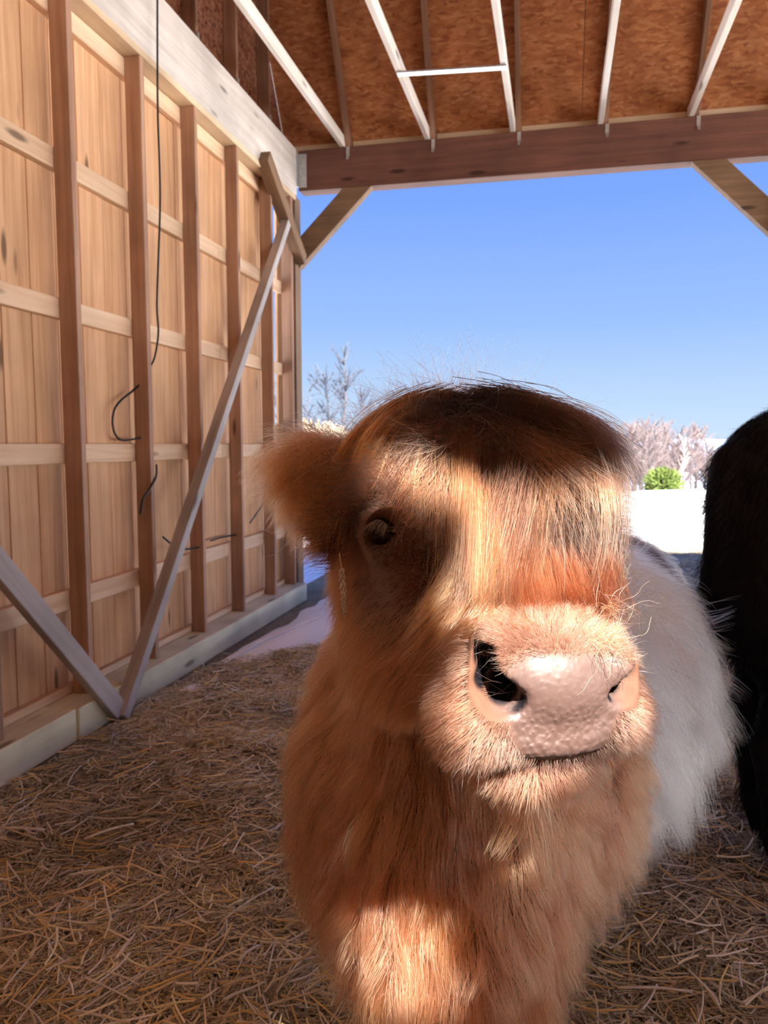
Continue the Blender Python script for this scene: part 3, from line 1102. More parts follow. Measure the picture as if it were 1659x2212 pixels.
# legs: fore (elbow, knee, fetlock, hoof) and hind (stifle, hock, fetlock, hoof)
for sx, y0 in ((-0.31, 1.44), (-0.02, 1.50)):
    G.cone((sx, y0 + 0.02, 0.62), (sx, y0 - 0.01, 0.34), 0.095, 0.062, k=0.06)
    G.cone((sx, y0 - 0.01, 0.34), (sx, y0 + 0.01, 0.12), 0.052, 0.042, k=0.03)
    G.ell((sx, y0 - 0.015, 0.34), (0.055, 0.055, 0.06), k=0.03)
    G.cone((sx, y0 + 0.01, 0.12), (sx, y0 - 0.02, 0.03), 0.045, 0.055, k=0.03)
for sx, y0 in ((0.03, 2.64), (0.30, 2.66)):
    G.cone((sx, y0 - 0.04, 0.72), (sx, y0 - 0.06, 0.50), 0.15, 0.10, k=0.06)
    G.cone((sx, y0 - 0.06, 0.50), (sx, y0 + 0.12, 0.36), 0.09, 0.055, k=0.04)
    G.cone((sx, y0 + 0.12, 0.36), (sx, y0 + 0.08, 0.11), 0.05, 0.04, k=0.03)
    G.cone((sx, y0 + 0.08, 0.11), (sx, y0 + 0.04, 0.03), 0.045, 0.055, k=0.03)
G.cone((0.20, 2.86, 0.98), (0.22, 2.93, 0.50), 0.03, 0.025, k=0.04)   # tail
# neck
NB = np.array([-0.17, 1.42, 0.93])
G.cone(hd(0, -0.13, -0.13), NB, 0.125, 0.22, k=0.08)
G.cone(hd(0, -0.10, -0.21), (-0.155, 1.23, 0.78), 0.085, 0.165, k=0.08)
# skull
G.ell(hd(0, -0.08, -0.085), (0.112, 0.125, 0.095), HAX, k=0.04)
G.ell(hd(0.01, -0.165, -0.07), (0.10, 0.075, 0.080), HAX, k=0.05)
G.cone(hd(0, -0.02, -0.075), hd(0, 0.22, -0.062), 0.080, 0.056, k=0.04)
for s_ in (-1, 1):
    G.cone(hd(s_ * 0.066, -0.05, -0.12), hd(s_ * 0.034, 0.18, -0.095), 0.076, 0.054, k=0.04)
    G.ell(hd(s_ * 0.100, 0.01, -0.165), (0.060, 0.150, 0.095), HAX, k=0.06)
    G.ell(hd(s_ * 0.100, -0.09, -0.12), (0.062, 0.10, 0.10), HAX, k=0.05)
    G.ell(hd(s_ * 0.108, -0.035, -0.035), (0.028, 0.05, 0.03), HAX, k=0.03)    # brow
    G.ell(hd(s_ * 0.104, 0.045, -0.055), (0.026, 0.06, 0.026), HAX, k=0.03)   # cheekbone
# ears: flat drooping leaves
EAR_L = (hd(-0.10, -0.115, -0.075), pix(672, 1000, 1.09))
EAR_R = (hd(0.09, -0.125, -0.09), hd(0.185, -0.11, -0.13))
for e0, e1 in (EAR_L, EAR_R):
    a_ = unit(e1 - e0)
    n_ = unit(HH - a_ * (HH @ a_))
    b_ = np.cross(a_, n_)
    G.cone(e0, e0 + (e1 - e0) * 0.5, 0.028, 0.026, k=0.03)
    G.ell(e0 + (e1 - e0) * 0.62, (0.075, 0.040, 0.016), (a_, b_, n_), k=0.02)
# nose block
G.cone(mz(-0.040, 0.020, -0.03), mz(0.040, 0.020, -0.03), 0.054, 0.054, k=0.03)
G.ell(mz(0, 0.005, -0.002), (0.070, 0.062, 0.052), MAX_, k=0.025)
for s_ in (-1, 1):
    G.ell(mz(s_ * 0.078, -0.034, -0.014), (0.044, 0.045, 0.052), MAX_, k=0.03)      # whisker pads
    G.ell(mz(s_ * 0.072, 0.020, 0.004), (0.032, 0.040, 0.036), MAX_, k=0.02)        # nostril wings
G.ell(mz(0, -0.050, 0.006), (0.078, 0.024, 0.042), MAX_, k=0.025)                   # upper lip
G.ell(mz(0, -0.094, -0.018), (0.070, 0.028, 0.046), MAX_, k=0.02)                   # lower lip and chin
G.cone(mz(0, -0.09, -0.04), hd(0, 0.10, -0.16), 0.055, 0.06, k=0.04)                # under-jaw
# mouth line and nostrils


def front_depth(px, py, lo=0.70, hi=1.13):
    ds = np.arange(lo, hi, 0.003)
    f_ = G.sample(np.array([pix(px, py, d) for d in ds]))
    k = int(np.argmax(f_ < 0))
    return ds[k] if f_[k] < 0 else ds[int(np.argmin(f_))]


NP = []
for px, py, r_ in ((1056, 1404, 0.006), (1046, 1440, 0.0105), (1055, 1484, 0.0165), (1083, 1510, 0.0180), (1112, 1518, 0.0125)):
    q_ = mloc(pix(px, py, front_depth(px, py) + 0.35 * r_))
    NP.append(((-q_[0], q_[1], q_[2]), r_))
NOSTRIL = [(a_, b_, ra_, rb_) for (a_, ra_), (b_, rb_) in zip(NP[:-1], NP[1:])]
for k_ in (1, 2, 3):                                         # the passage going in
    a_, ra_ = NP[k_]
    NOSTRIL.append((a_, (a_[0] - 0.022, a_[1] + 0.008, a_[2] - 0.045), ra_ * 0.95, 0.013))
for s_ in (-1, 1):
    G.cone(mz(0, -0.070, 0.052), mz(s_ * 0.066, -0.073, 0.022), 0.0065, 0.006, k=0.008, op='carve', pad=0.03)
    G.cone(mz(s_ * 0.066, -0.073, 0.022), mz(s_ * 0.095, -0.085, -0.02), 0.006, 0.005, k=0.008, op='carve', pad=0.03)
    for (a_, b_, r0_, r1_) in (NOSTRIL if s_ < 0 else NOSTRIL[1:]):
        q_ = 1.0 if s_ < 0 else 0.75
        G.cone(mz(s_ * a_[0], a_[1], a_[2]), mz(s_ * b_[0], b_[1], b_[2]), r0_ * q_, r1_ * q_, k=0.008, op='carve', pad=0.03)
# eye sockets
EYE_R = 0.0185
EYES = [pix(833, 1150, 0.985), None]
el_ = hloc(EYES[0])
EYES[1] = hd(-el_[0], el_[1], el_[2])
for s_, e_ in zip((-1, 1), EYES):
    eo = unit(HL * s_ * 0.72 + HH * 0.62 + UP * 0.12)
    a_ = unit(np.cross(UP + HH * 0.25 * 0, eo))
    ax_ = (a_, np.cross(eo, a_), eo)
    G.ell(e_ - eo * 0.004, (0.034, 0.032, 0.026), ax_, k=0.03, pad=0.06)
    G.ell(e_ + eo * 0.014, (0.0225, 0.0165, 0.022), ax_, k=0.008, op='carve', pad=0.03)

V, Q = G.mesh()
NRM = G.grad(V)
m_ = mloc(V)
h_ = hloc(V)
# skin colours and the bare nose pad
PADF = np.exp(-np.clip(((m_[:, 0] / np.clip(0.068 + 0.30 * (m_[:, 1] + 0.01), 0.05, 0.08)) ** 4 + ((m_[:, 1] + 0.007) / 0.056) ** 4 + (np.clip(0.012 - m_[:, 2], 0, None) / 0.02) ** 2), 0, 20) ** 2)
PADF = np.clip(PADF * 1.6, 0, 1) * (m_[:, 1] > -0.066)
skin = np.tile([0.10, 0.038, 0.018], (len(V), 1))
onm = np.exp(-((m_ / np.array([0.125, 0.095, 0.10])) ** 4).sum(1))
skin += onm[:, None] * (np.array([0.10, 0.053, 0.037]) - skin)
skin += PADF[:, None] * (np.array([0.070, 0.040, 0.033]) - skin)
bx = (V[:, 1] - 1.62 + 0.25 * (V[:, 0] - 0))
belt = np.clip((V[:, 1] - 1.60) / 0.08, 0, 1) * np.clip((2.30 - V[:, 1]) / 0.08, 0, 1)
skin += belt[:, None] * (np.array([0.7, 0.68, 0.66]) - skin)
for s_ in (-1, 1):                                            # nostrils painted near black as inner shade; dark lining of lips and lids
    for a_, b_, r0_, r1_ in (NOSTRIL if s_ < 0 else [(q[0], q[1], q[2] * 0.75, q[3] * 0.75) for q in NOSTRIL[1:]]):
        pa, pb = mz(s_ * a_[0], a_[1], a_[2]), mz(s_ * b_[0], b_[1], b_[2])
        t_ = np.clip(((V - pa) @ (pb - pa)) / ((pb - pa) @ (pb - pa)), 0, 1)
        dq = np.linalg.norm(V - pa - t_[:, None] * (pb - pa), axis=1) / (r0_ + (r1_ - r0_) * t_)
        wq = np.clip((1.12 - dq) / 0.10, 0, 1)
        skin += wq[:, None] * (np.array([0.006, 0.005, 0.007]) - skin)
        PADF *= 1 - wq
for e_ in EYES:
    wq = np.clip(1.7 - np.linalg.norm(V - e_, axis=1) / 0.024, 0, 1)
    skin += wq[:, None] * (np.array([0.035, 0.02, 0.016]) - skin)
wl_ = np.exp(-((m_[:, 1] + 0.074 + 0.0 * m_[:, 0]) / 0.006) ** 2) * (np.abs(m_[:, 0]) < 0.075) * (m_[:, 2] > -0.03)
skin += wl_[:, None] * (np.array([0.10, 0.055, 0.045]) - skin)
hoof = V[:, 2] < 0.06
skin[hoof] = (0.04, 0.03, 0.025)

M = Mat('calf_skin', 0.75)
at = M.n('ShaderNodeAttribute', attribute_name='tint')
ap = M.n('ShaderNodeAttribute', attribute_name='pad')
tcn = M.n('ShaderNodeTexCoord')
nzw = M.n('ShaderNodeTexNoise', Scale=60.0, Detail=2.0)
M.l(tcn.outputs['Object'], nzw.inputs['Vector'])
vm = M.n('ShaderNodeMix', data_type='VECTOR')
vm.inputs[0].default_value = 0.008
M.l(tcn.outputs['Object'], vm.inputs[4])
M.l(nzw.outputs['Color'], vm.inputs[5])
vo = M.n('ShaderNodeTexVoronoi', Scale=150.0, feature='SMOOTH_F1')
M.l(vm.outputs[1], vo.inputs['Vector'])
peb = M.ramp(vo.outputs['Distance'], [(0.0, (1, 1, 1)), (0.55, (0.35, 0.35, 0.35)), (0.9, (0, 0, 0))])
crev = M.ramp(vo.outputs['Distance'], [(0.4, (1, 1, 1)), (0.85, (0.72, 0.62, 0.56))])
apc = M.n('ShaderNodeAttribute', attribute_name='pebble')
cm = M.mix(apc.outputs['Fac'], at.outputs['Color'], M.mix(1.0, at.outputs['Color'], crev, 'MULTIPLY'))
M.l(cm, M.p.inputs['Base Color'])
mr = M.n('ShaderNodeMapRange')
mr.inputs['To Min'].default_value = 0.75
mr.inputs['To Max'].default_value = 0.5
M.l(ap.outputs['Fac'], mr.inputs[0])
M.l(mr.outputs[0], M.p.inputs['Roughness'])
hb = M.n('ShaderNodeMath', operation='MULTIPLY')
M.l(peb, hb.inputs[0])
apb = M.n('ShaderNodeAttribute', attribute_name='pebble')
M.l(apb.outputs['Fac'], hb.inputs[1])
M.bump(hb.outputs[0], 0.6, 0.0028)
sr = M.n('ShaderNodeMapRange')
sr.inputs['To Min'].default_value = 0.08
sr.inputs['To Max'].default_value = 0.5
M.l(ap.outputs['Fac'], sr.inputs[0])
M.l(sr.outputs[0], M.p.inputs['Specular IOR Level'])
SKIN = M.m

CALF_LOC = (0.0, 1.9, 0.0)
calf = empty('highland_calf', CALF_LOC)
tag(calf, 'shaggy red-brown highland calf with a white belt, facing the viewer', 'cow')
body = big_mesh('body', V, Q, SKIN, calf, CALF_LOC)
tints(body.data, 'tint', skin)
a = body.data.attributes.new('pad', 'FLOAT', 'POINT')
a.data.foreach_set('value', PADF.astype(np.float32))

a = body.data.attributes.new('pebble', 'FLOAT', 'POINT')
a.data.foreach_set('value', (PADF * np.clip((0.028 - m_[:, 1]) / 0.05, 0.35, 1)).astype(np.float32))

# eyes
M = Mat('dark_eye', 0.06)
gm = M.n('ShaderNodeTexCoord')
ln = M.n('ShaderNodeVectorMath', operation='LENGTH')
mp = M.n('ShaderNodeMapping')
mp.inputs['Scale'].default_value = (1 / 0.014, 1 / 0.0075, 0)
M.l(gm.outputs['Object'], mp.inputs[0])
M.l(mp.outputs[0], ln.inputs[0])
M.l(M.ramp(ln.outputs['Value'], [(0.35, (0.002, 0.002, 0.002)), (0.6, (0.008, 0.004, 0.003)), (1.0, (0.016, 0.008, 0.005))]), M.p.inputs['Base Color'])
M.p.inputs['Specular IOR Level'].default_value = 0.12
M.p.inputs['Coat Weight'].default_value = 0.0
M.p.inputs['Coat Roughness'].default_value = 0.02
EYEM = M.m
for s_, e_ in zip((-1, 1), EYES):
    bm = bmesh.new()
    bmesh.ops.create_uvsphere(bm, u_segments=32, v_segments=20, radius=EYE_R)
    for v in bm.verts:
        if v.co.z > 0: v.co.z *= 1.08
    me = bpy.data.meshes.new('eye')
    bm.to_mesh(me)
    bm.free()
    me.polygons.foreach_set('use_smooth', [True] * len(me.polygons))
    me.materials.append(EYEM)
    o = bpy.data.objects.new('eye', me)
    eo = unit(HL * s_ * 0.72 + HH * 0.62 + UP * 0.12)
    a_ = unit(np.cross(UP, eo))
    b_ = np.cross(eo, a_)
    c_ = e_ + eo * 0.002 - np.array(CALF_LOC)
    o.matrix_basis = Matrix(((a_[0], b_[0], eo[0], c_[0]), (a_[1], b_[1], eo[1], c_[1]), (a_[2], b_[2], eo[2], c_[2]), (0, 0, 0, 1)))
    COL.objects.link(o)
    o.parent = calf
#@@FUR

# ------------------------------------------------------------------ fur
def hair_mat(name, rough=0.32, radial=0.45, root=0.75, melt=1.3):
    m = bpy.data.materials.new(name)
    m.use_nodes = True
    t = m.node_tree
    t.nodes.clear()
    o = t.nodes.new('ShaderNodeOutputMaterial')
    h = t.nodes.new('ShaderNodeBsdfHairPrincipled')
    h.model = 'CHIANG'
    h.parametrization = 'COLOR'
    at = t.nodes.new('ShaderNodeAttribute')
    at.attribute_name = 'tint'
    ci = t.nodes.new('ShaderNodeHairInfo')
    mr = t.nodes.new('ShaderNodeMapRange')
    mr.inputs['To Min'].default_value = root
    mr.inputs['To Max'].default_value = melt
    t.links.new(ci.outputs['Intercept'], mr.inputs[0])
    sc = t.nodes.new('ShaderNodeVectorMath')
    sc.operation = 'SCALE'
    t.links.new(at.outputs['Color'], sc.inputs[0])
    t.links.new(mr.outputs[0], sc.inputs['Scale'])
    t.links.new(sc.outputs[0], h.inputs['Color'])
    h.inputs['Roughness'].default_value = rough
    h.inputs['Radial Roughness'].default_value = radial
    h.inputs['Random Roughness'].default_value = 0.1
    t.links.new(h.outputs[0], o.inputs[0])
    return m


FUR = hair_mat('calf_fur')
FACE = hair_mat('face_fur', 0.5, 0.6, 0.8, 1.15)
LOCK = hair_mat('forelock_fur', 0.3, 0.4, 0.10, 1.25)  # near-black roots paint in the shade at the crown; tips sun-bleached
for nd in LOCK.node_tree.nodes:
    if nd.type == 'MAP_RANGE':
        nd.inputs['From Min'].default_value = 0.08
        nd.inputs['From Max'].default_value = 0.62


def tri_data(V, Q):
    T = np.concatenate([Q[:, [0, 1, 2]], Q[:, [0, 2, 3]]])
    a, b, c_ = V[T[:, 0]], V[T[:, 1]], V[T[:, 2]]
    ar = np.linalg.norm(np.cross(b - a, c_ - a), axis=1) / 2
    return T, ar, (a + b + c_) / 3


def roots(V, T, prob, n):
    p = prob / prob.sum()
    k = rng.choice(len(T), n, p=p)
    u = rng.uniform(0, 1, (n, 2))
    fl_ = u.sum(1) > 1
    u[fl_] = 1 - u[fl_]
    a, b, c_ = V[T[k, 0]], V[T[k, 1]], V[T[k, 2]]
    return a + (b - a) * u[:, :1] + (c_ - a) * u[:, 1:]


def clump(pos, per, amount, power=0.9, seed=1):
    """pull strands towards the nearest of N/per guide strands, more so towards the tips"""
    N, S, _ = pos.shape
    M_ = max(4, N // per)
    g = rng.choice(N, M_, replace=False)
    kd = kdtree.KDTree(M_)
    for i, q in enumerate(g):
        kd.insert(pos[q, 0], i)
    kd.balance()
    idx = np.array([kd.find(p)[1] for p in pos[:, 0]])
    G_ = pos[g[idx]]
    tt = np.linspace(0, 1, S)[None, :, None]
    off = (pos[:, :1] - G_[:, :1])
    tgt = G_ + off * (1 - 0.85 * tt)
    wq = (np.asarray(amount).reshape(-1, 1, 1) if np.ndim(amount) else amount) * tt ** power
    return pos + (tgt - pos) * wq


def grow(fld, P, D, L, S, grav, curl, off, comb=None, cs=0.0):
    """march strands from roots P along D, bending under grav, kept outside the skin"""
    n = len(P)
    pos = np.zeros((n, S, 3))
    pos[:, 0] = P
    d = D.copy()
    p = P.copy()
    seg = (L / (S - 1))[:, None]
    cv = rng.normal(0, 1, (n, 3))
    for j in range(1, S):
        cv = 0.6 * cv + 0.8 * rng.normal(0, 1, (n, 3))
        d = d + grav / (S - 1) + cv * curl / (S - 1)
        if comb is not None:
            d = d + comb * cs / (S - 1)
        d = unit(d)
        p = p + d * seg
        f_ = fld.sample(p)
        lim = off * (j / (S - 1)) ** 0.5
        bad = f_ < lim
        if bad.any():
            g = fld.grad(p[bad])
            p[bad] += g * (lim[bad] - f_[bad])[:, None]
            d[bad] = unit(p[bad] - pos[bad, j - 1])
        pos[:, j] = p
    return pos


def jit(col, n, v=0.22, h=0.08):
    c = np.array(col) if np.ndim(col) == 2 else np.tile(col, (n, 1))
    k = np.exp(rng.normal(0, v, (n, 1)))
    return c * k * np.exp(rng.normal(0, h, (n, 3)) * np.array([0.3, 1, 1.3]))


def sm(x, a, b):
    t = np.clip((x - a) / (b - a), 0, 1)
    return t * t * (3 - 2 * t)


T_, AR, CEN = tri_data(V, Q)
CN = G.grad(CEN)
VD = unit(CAM - CEN)
FACING = (CN * VD).sum(1)
VIS = np.where(FACING > -0.35, 1.0, 0.12)
CM, CH = mloc(CEN), hloc(CEN)
ISHEAD = sm(-CH[:, 1], 0.30, 0.20) * (CEN[:, 1] < 1.25) * (CEN[:, 2] > 0.93) * sm(CH[:, 2], -0.30, -0.22)
ONM = np.exp(-((CM / np.array([0.122, 0.098, 0.10])) ** 4).sum(1))
ONPAD = PADF[T_].mean(1)
EARD = np.minimum(*[np.where(((CEN - e0) @ unit(e1 - e0)) > 0.022, np.linalg.norm(np.cross(CEN - e0, unit(e1 - e0)), axis=1), 9) for e0, e1 in (EAR_L, EAR_R)])
ISEAR = (EARD < 0.052) & (np.abs(CH[:, 0]) > 0.125) & (CH[:, 1] < 0.0)
EYED = np.minimum(*[np.linalg.norm(CEN - e, axis=1) for e in EYES])
NOSD = np.full(len(CEN), 9.0)
for s_ in (-1, 1):
    for a_, b_, r0_, r1_ in NOSTRIL:
        pa, pb = mz(s_ * a_[0], a_[1], a_[2]), mz(s_ * b_[0], b_[1], b_[2])
        t_ = np.clip(((CEN - pa) @ (pb - pa)) / ((pb - pa) @ (pb - pa)), 0, 1)
        NOSD = np.minimum(NOSD, np.linalg.norm(CEN - pa - t_[:, None] * (pb - pa), axis=1) - (r0_ + (r1_ - r0_) * t_))
CROWN = sm(-CH[:, 1], 0.035, 0.085) * sm(CH[:, 2], -0.16, -0.10) * (ISHEAD > 0.3) * (~ISEAR)

# 1 trunk, neck, legs
wt = AR * VIS * (1 - ISHEAD) * (CEN[:, 2] > 0.07) / np.maximum(((CEN - CAM) ** 2).sum(1), 0.8)
N = 95000
R = roots(V, T_, wt, N)
n_ = G.grad(R)
bl = sm(R[:, 1] + 0.25 * R[:, 0], 1.60, 1.72) * sm(-R[:, 1], -2.36, -2.26)
rump = sm(R[:, 1], 2.26, 2.36)
lowleg = sm(-R[:, 2], -0.42, -0.30)
nck = sm(R[:, 2], 0.95, 1.05)
L = (0.085 + 0.075 * bl - 0.02 * rump) * rng.uniform(0.65, 1.15, N) * (1 - 0.6 * lowleg)
L = L * (1 + 0.35 * sm(-R[:, 2], -0.80, -0.55) * (1 - lowleg)) * (1 - 0.3 * nck)
cmb = unit(np.tile([0.02, 0.10, -1.0], (N, 1)) + n_ * 0.0)
D = unit(n_ * 0.75 + cmb * 0.75 + rng.normal(0, 0.22, (N, 3)))
pos = grow(G, R, D, L, 7, np.array([0.02, 0.05, -1.1]), 0.55, rng.uniform(0.004, 0.028, N) + 0.012 * bl)
pos = clump(pos, 45, 0.55 + 0.25 * rng.uniform(0, 1, N))
orange, brown, white, greyb = np.array([0.47, 0.128, 0.048]), np.array([0.30, 0.082, 0.037]), np.array([0.86, 0.90, 0.95]), np.array([0.16, 0.12, 0.105])
vn = vnoise(R / 0.10, 41, 3)[:, None]
c = brown + (orange - brown) * sm(vn, 0.25, 0.6)
c = c + (bl[:, None] * (white - c))
c = c + (rump[:, None] * (greyb - c))
c = jit(c, N)
c = np.where(bl[:, None] > 0.7, np.clip(c, 0, 0.93), c)
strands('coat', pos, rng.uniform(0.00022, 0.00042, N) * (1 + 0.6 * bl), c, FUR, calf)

# 2 short and medium hair of the face
wt = AR * VIS * ISHEAD * (~ISEAR) * (1 - np.clip(ONPAD * 1.3, 0, 1)) * sm(EYED, 0.024, 0.029) * np.where(np.minimum(*[np.linalg.norm(CEN - e - UP * 0.014, axis=1) for e in EYES]) < 0.027, 0.03, 1) * (1 + 1.4 * ONM) * (1 + 1.2 * sm(-EYED, -0.12, -0.05)) * (NOSD > 0.0065) * np.where((np.abs(CM[:, 1] + 0.072) < 0.007) & (np.abs(CM[:, 0]) < 0.075) & (CM[:, 2] > -0.02), 0.05, 1)
N = 78000
R = roots(V, T_, wt, N)
n_ = G.grad(R)
h_, m_ = hloc(R), mloc(R)
om = np.exp(-((m_ / np.array([0.118, 0.094, 0.095])) ** 4).sum(1))
eyd = np.minimum(*[np.linalg.norm(R - e, axis=1) for e in EYES])
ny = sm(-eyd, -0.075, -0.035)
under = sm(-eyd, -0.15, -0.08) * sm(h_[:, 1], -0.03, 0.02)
jaw = sm(-h_[:, 2], 0.11, 0.17)
L = 0.042 * (1 - np.maximum(0.85 * ny, 0.72 * under)) + 0.018 * jaw * (1 - sm(h_[:, 1], 0.08, 0.18))
L = L * (1 - om) + om * (0.006 + 0.005 * sm(np.abs(m_[:, 0]), 0.06, 0.095))
chin = sm(-m_[:, 1], 0.075, 0.092) * om
uch = sm(-m_[:, 1], 0.095, 0.115) * (m_[:, 2] > -0.12) * (np.abs(m_[:, 0]) < 0.10)
L = L * (1 - 0.68 * uch)
L = (L + 0.006 * chin * (1 - uch)) * rng.uniform(0.6, 1.25, N)
sgn = np.sign(h_[:, 0])[:, None]
cmb = -UP[None] * 0.8 + HL[None] * sgn * 0.45 - HH[None] * 0.35
rad_ = m_ * np.array([1.0, 1.0, 0])
rad_ = unit(rad_ + 1e-6) @ MAX_
cm_m = rad_ * 0.9 - UP[None] * 0.25 - MFW[None] * 0.3
cmb = cmb * (1 - om[:, None]) + cm_m * om[:, None]
cmb = unit(cmb - n_ * (cmb * n_).sum(1)[:, None])
lift = (0.42 + 0.25 * om)[:, None]
D = unit(n_ * lift + cmb * (1 - lift) + rng.normal(0, 0.16, (N, 3)))
pos = grow(G, R, D, L, 5, -UP * 0.35, 0.30, rng.uniform(0.001, 0.010, N) * (1 - 0.75 * om), cmb, 0.5)
pos = clump(pos, 22, (0.5 - 0.25 * om) * rng.uniform(0.5, 1.2, N))
ruddy, dark, jawc, fuzz = np.array([0.26, 0.080, 0.030]), np.array([0.105, 0.055, 0.041]), np.array([0.36, 0.110, 0.038]), np.array([0.105, 0.063, 0.048])
c = np.tile(ruddy, (N, 1))
c = c + sm(vnoise(R / 0.03, 43, 2), 0.45, 0.7)[:, None] * 0.6 * (np.array([0.17, 0.055, 0.02]) - c)
c += np.maximum(ny, under)[:, None] * (dark - c)
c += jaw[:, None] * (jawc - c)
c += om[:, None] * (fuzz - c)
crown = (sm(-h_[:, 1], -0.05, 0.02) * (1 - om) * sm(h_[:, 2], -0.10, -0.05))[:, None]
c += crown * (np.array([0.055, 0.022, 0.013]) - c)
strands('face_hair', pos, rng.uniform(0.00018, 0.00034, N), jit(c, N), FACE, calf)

# 3 ears
N = 15000
R = roots(V, T_, AR * ISEAR * np.where(CEN @ RT < 0.05, 1.5, 1.0), N)
n_ = G.grad(R)
h_ = hloc(R)
sgn = np.sign(h_[:, 0])[:, None]
out_ = HL[None] * sgn
L = rng.uniform(0.045, 0.115, N)
D = unit(n_ * 0.55 + out_ * 0.55 + UP[None] * (0.2 + 0.3 * rng.normal(0, 1, (N, 1))) + rng.normal(0, 0.3, (N, 3)))
pos = grow(G, R, D, L, 7, -UP * 1.3 + 0 * D, 0.7, rng.uniform(0.002, 0.015, N), out_, 0.25)
pos = clump(pos, 40, 0.65)
c = np.where(rng.uniform(0, 1, (N, 1)) < 0.15, np.array([0.50, 0.27, 0.16]), np.array([0.33, 0.10, 0.034]))
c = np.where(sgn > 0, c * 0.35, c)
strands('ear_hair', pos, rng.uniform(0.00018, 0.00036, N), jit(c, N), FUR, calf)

# 4 dark woolly crown
N = 30000
R = roots(V, T_, AR * CROWN, N)
n_ = G.grad(R)
h_ = hloc(R)
L = rng.uniform(0.04, 0.10, N) * (1 + 0.25 * sm(h_[:, 0], 0.0, 0.09)) * (0.6 + 0.9 * vnoise(R / 0.035, 51, 2))
out_ = HL[None] * (h_[:, :1] / 0.10) * 1.0 + HL[None] * 0.25
D = unit(n_ * 0.8 + UP[None] * 0.35 + out_ * 0.7 + HH[None] * 0.25 + (np.stack([vnoise(R / 0.03, 52 + q_, 2) for q_ in range(3)], 1) - 0.5) * 2.2 + rng.normal(0, 0.3, (N, 3)))
pos = grow(G, R, D, L, 7, -UP * 0.75 + HH * 0.25, 0.9, rng.uniform(0.004, 0.03, N), out_, 0.35)
pos = clump(pos, 60, 0.5)
c = np.array([0.045, 0.019, 0.012]) + sm(vnoise(R / 0.04, 47, 2), 0.5, 0.75)[:, None] * np.array([0.05, 0.014, 0.005])
strands('crown_hair', pos, rng.uniform(0.0002, 0.0004, N), jit(c, N, 0.3), FUR, calf)
# thin flyaway hairs over the crown
N = 1700
R = roots(V, T_, AR * CROWN * (CH[:, 1] < -0.10), N)
lean = rng.normal(-0.35, 0.6, (N, 1))
D = unit(UP[None] * 1.0 + HL[None] * lean + rng.normal(0, 0.25, (N, 3)))
pos = grow(G, R, D, rng.uniform(0.08, 0.185, N), 10, -UP * 0.35 + RT * -0.25, 2.2, np.full(N, 0.004))
strands('flyaway_hair', pos, np.full(N, 0.00019), jit(np.tile([0.34, 0.25, 0.20], (N, 1)), N), FUR, calf, 0.5)


# 5 forelock: guide locks lying over the forehead
def skin_depth(px, py, lo=0.70, hi=1.13):
    ds = np.arange(lo, hi, 0.004)
    p = np.array([pix(px, py, d) for d in ds])
    f_ = G.sample(p)
    k = np.argmax(f_ < 0)
    if f_[k] < 0:
        return ds[k]
    return ds[np.argmin(f_)]


def locks(spec, S=12):
    out_p, out_r, out_c = [], [], []
    for (pts, offs, wroot, wtip, n, col, curl) in spec:
        side = pts[-1][0] < 860 or (pts[-1][0] > 1150 and pts[0][1] < 900 and col[0] > 0.1)
        if side:
            n, wroot, wtip = int(n * 0.34), wroot * 0.55, wtip * 0.5
        n = int(n * (0.62 if col[0] > 0.15 else 0.8))
        pts = np.array(pts, float)
        K = len(pts)
        dep = np.array([skin_depth(*q) for q in pts])
        dep = np.minimum(dep, np.convolve(np.pad(dep, 1, 'edge'), [0.25, 0.5, 0.25], 'valid'))
        dep[0] = min(dep[0], 1.10)
        of = np.interp(np.linspace(0, 1, K), np.linspace(0, 1, len(offs)), offs)
        W3 = np.array([pix(q[0], q[1], d - o) for q, d, o in zip(pts, dep, of)])
        u = np.concatenate([[0], np.cumsum(np.linalg.norm(np.diff(W3, axis=0), axis=1))])
        u /= u[-1]
        tt = np.linspace(0, 1, S)
        g = np.stack([np.interp(tt, u, W3[:, k]) for k in range(3)], 1)
        for _ in range(2):
            g[1:-1] = 0.25 * g[:-2] + 0.5 * g[1:-1] + 0.25 * g[2:]
        a1, a2 = rng.normal(0, 1, n), rng.normal(0, 1, n)
        wd = wroot + (wtip - wroot) * tt[None, :] ** 0.8
        prof = 1.0 / FPX * dep.mean()
        p = g[None] + (RT[None, None] * a1[:, None, None] + FW[None, None] * -0.45 * np.abs(a2)[:, None, None] + UP[None, None] * 0.5 * rng.normal(0, 1, n)[:, None, None]) * (wd * prof)[:, :, None]
        cv = np.cumsum(rng.normal(0, 1, (n, S, 3)), axis=1)
        p = p + cv * 0.0016 * curl * (tt[None, :, None] ** 0.7)
        p = p + (UP[None] * rng.normal(0, 0.006, (n, 1)))[:, None, :]
        end = rng.uniform(0.62, 1.06, n)
        q = np.clip(end[:, None] * tt[None, :], 0, 1) * (S - 1)
        i = np.clip(q.astype(int), 0, S - 2)
        fr = (q - i)[:, :, None]
        ar = np.arange(n)[:, None]
        p = p[ar, i] * (1 - fr) + p[ar, i + 1] * fr
        out_p.append(p)
        out_r.append(rng.uniform(0.00026, 0.00046, n))
        out_c.append(jit(np.tile(col, (n, 1)), n, 0.5))
    return np.concatenate(out_p), np.concatenate(out_r), np.concatenate(out_c)


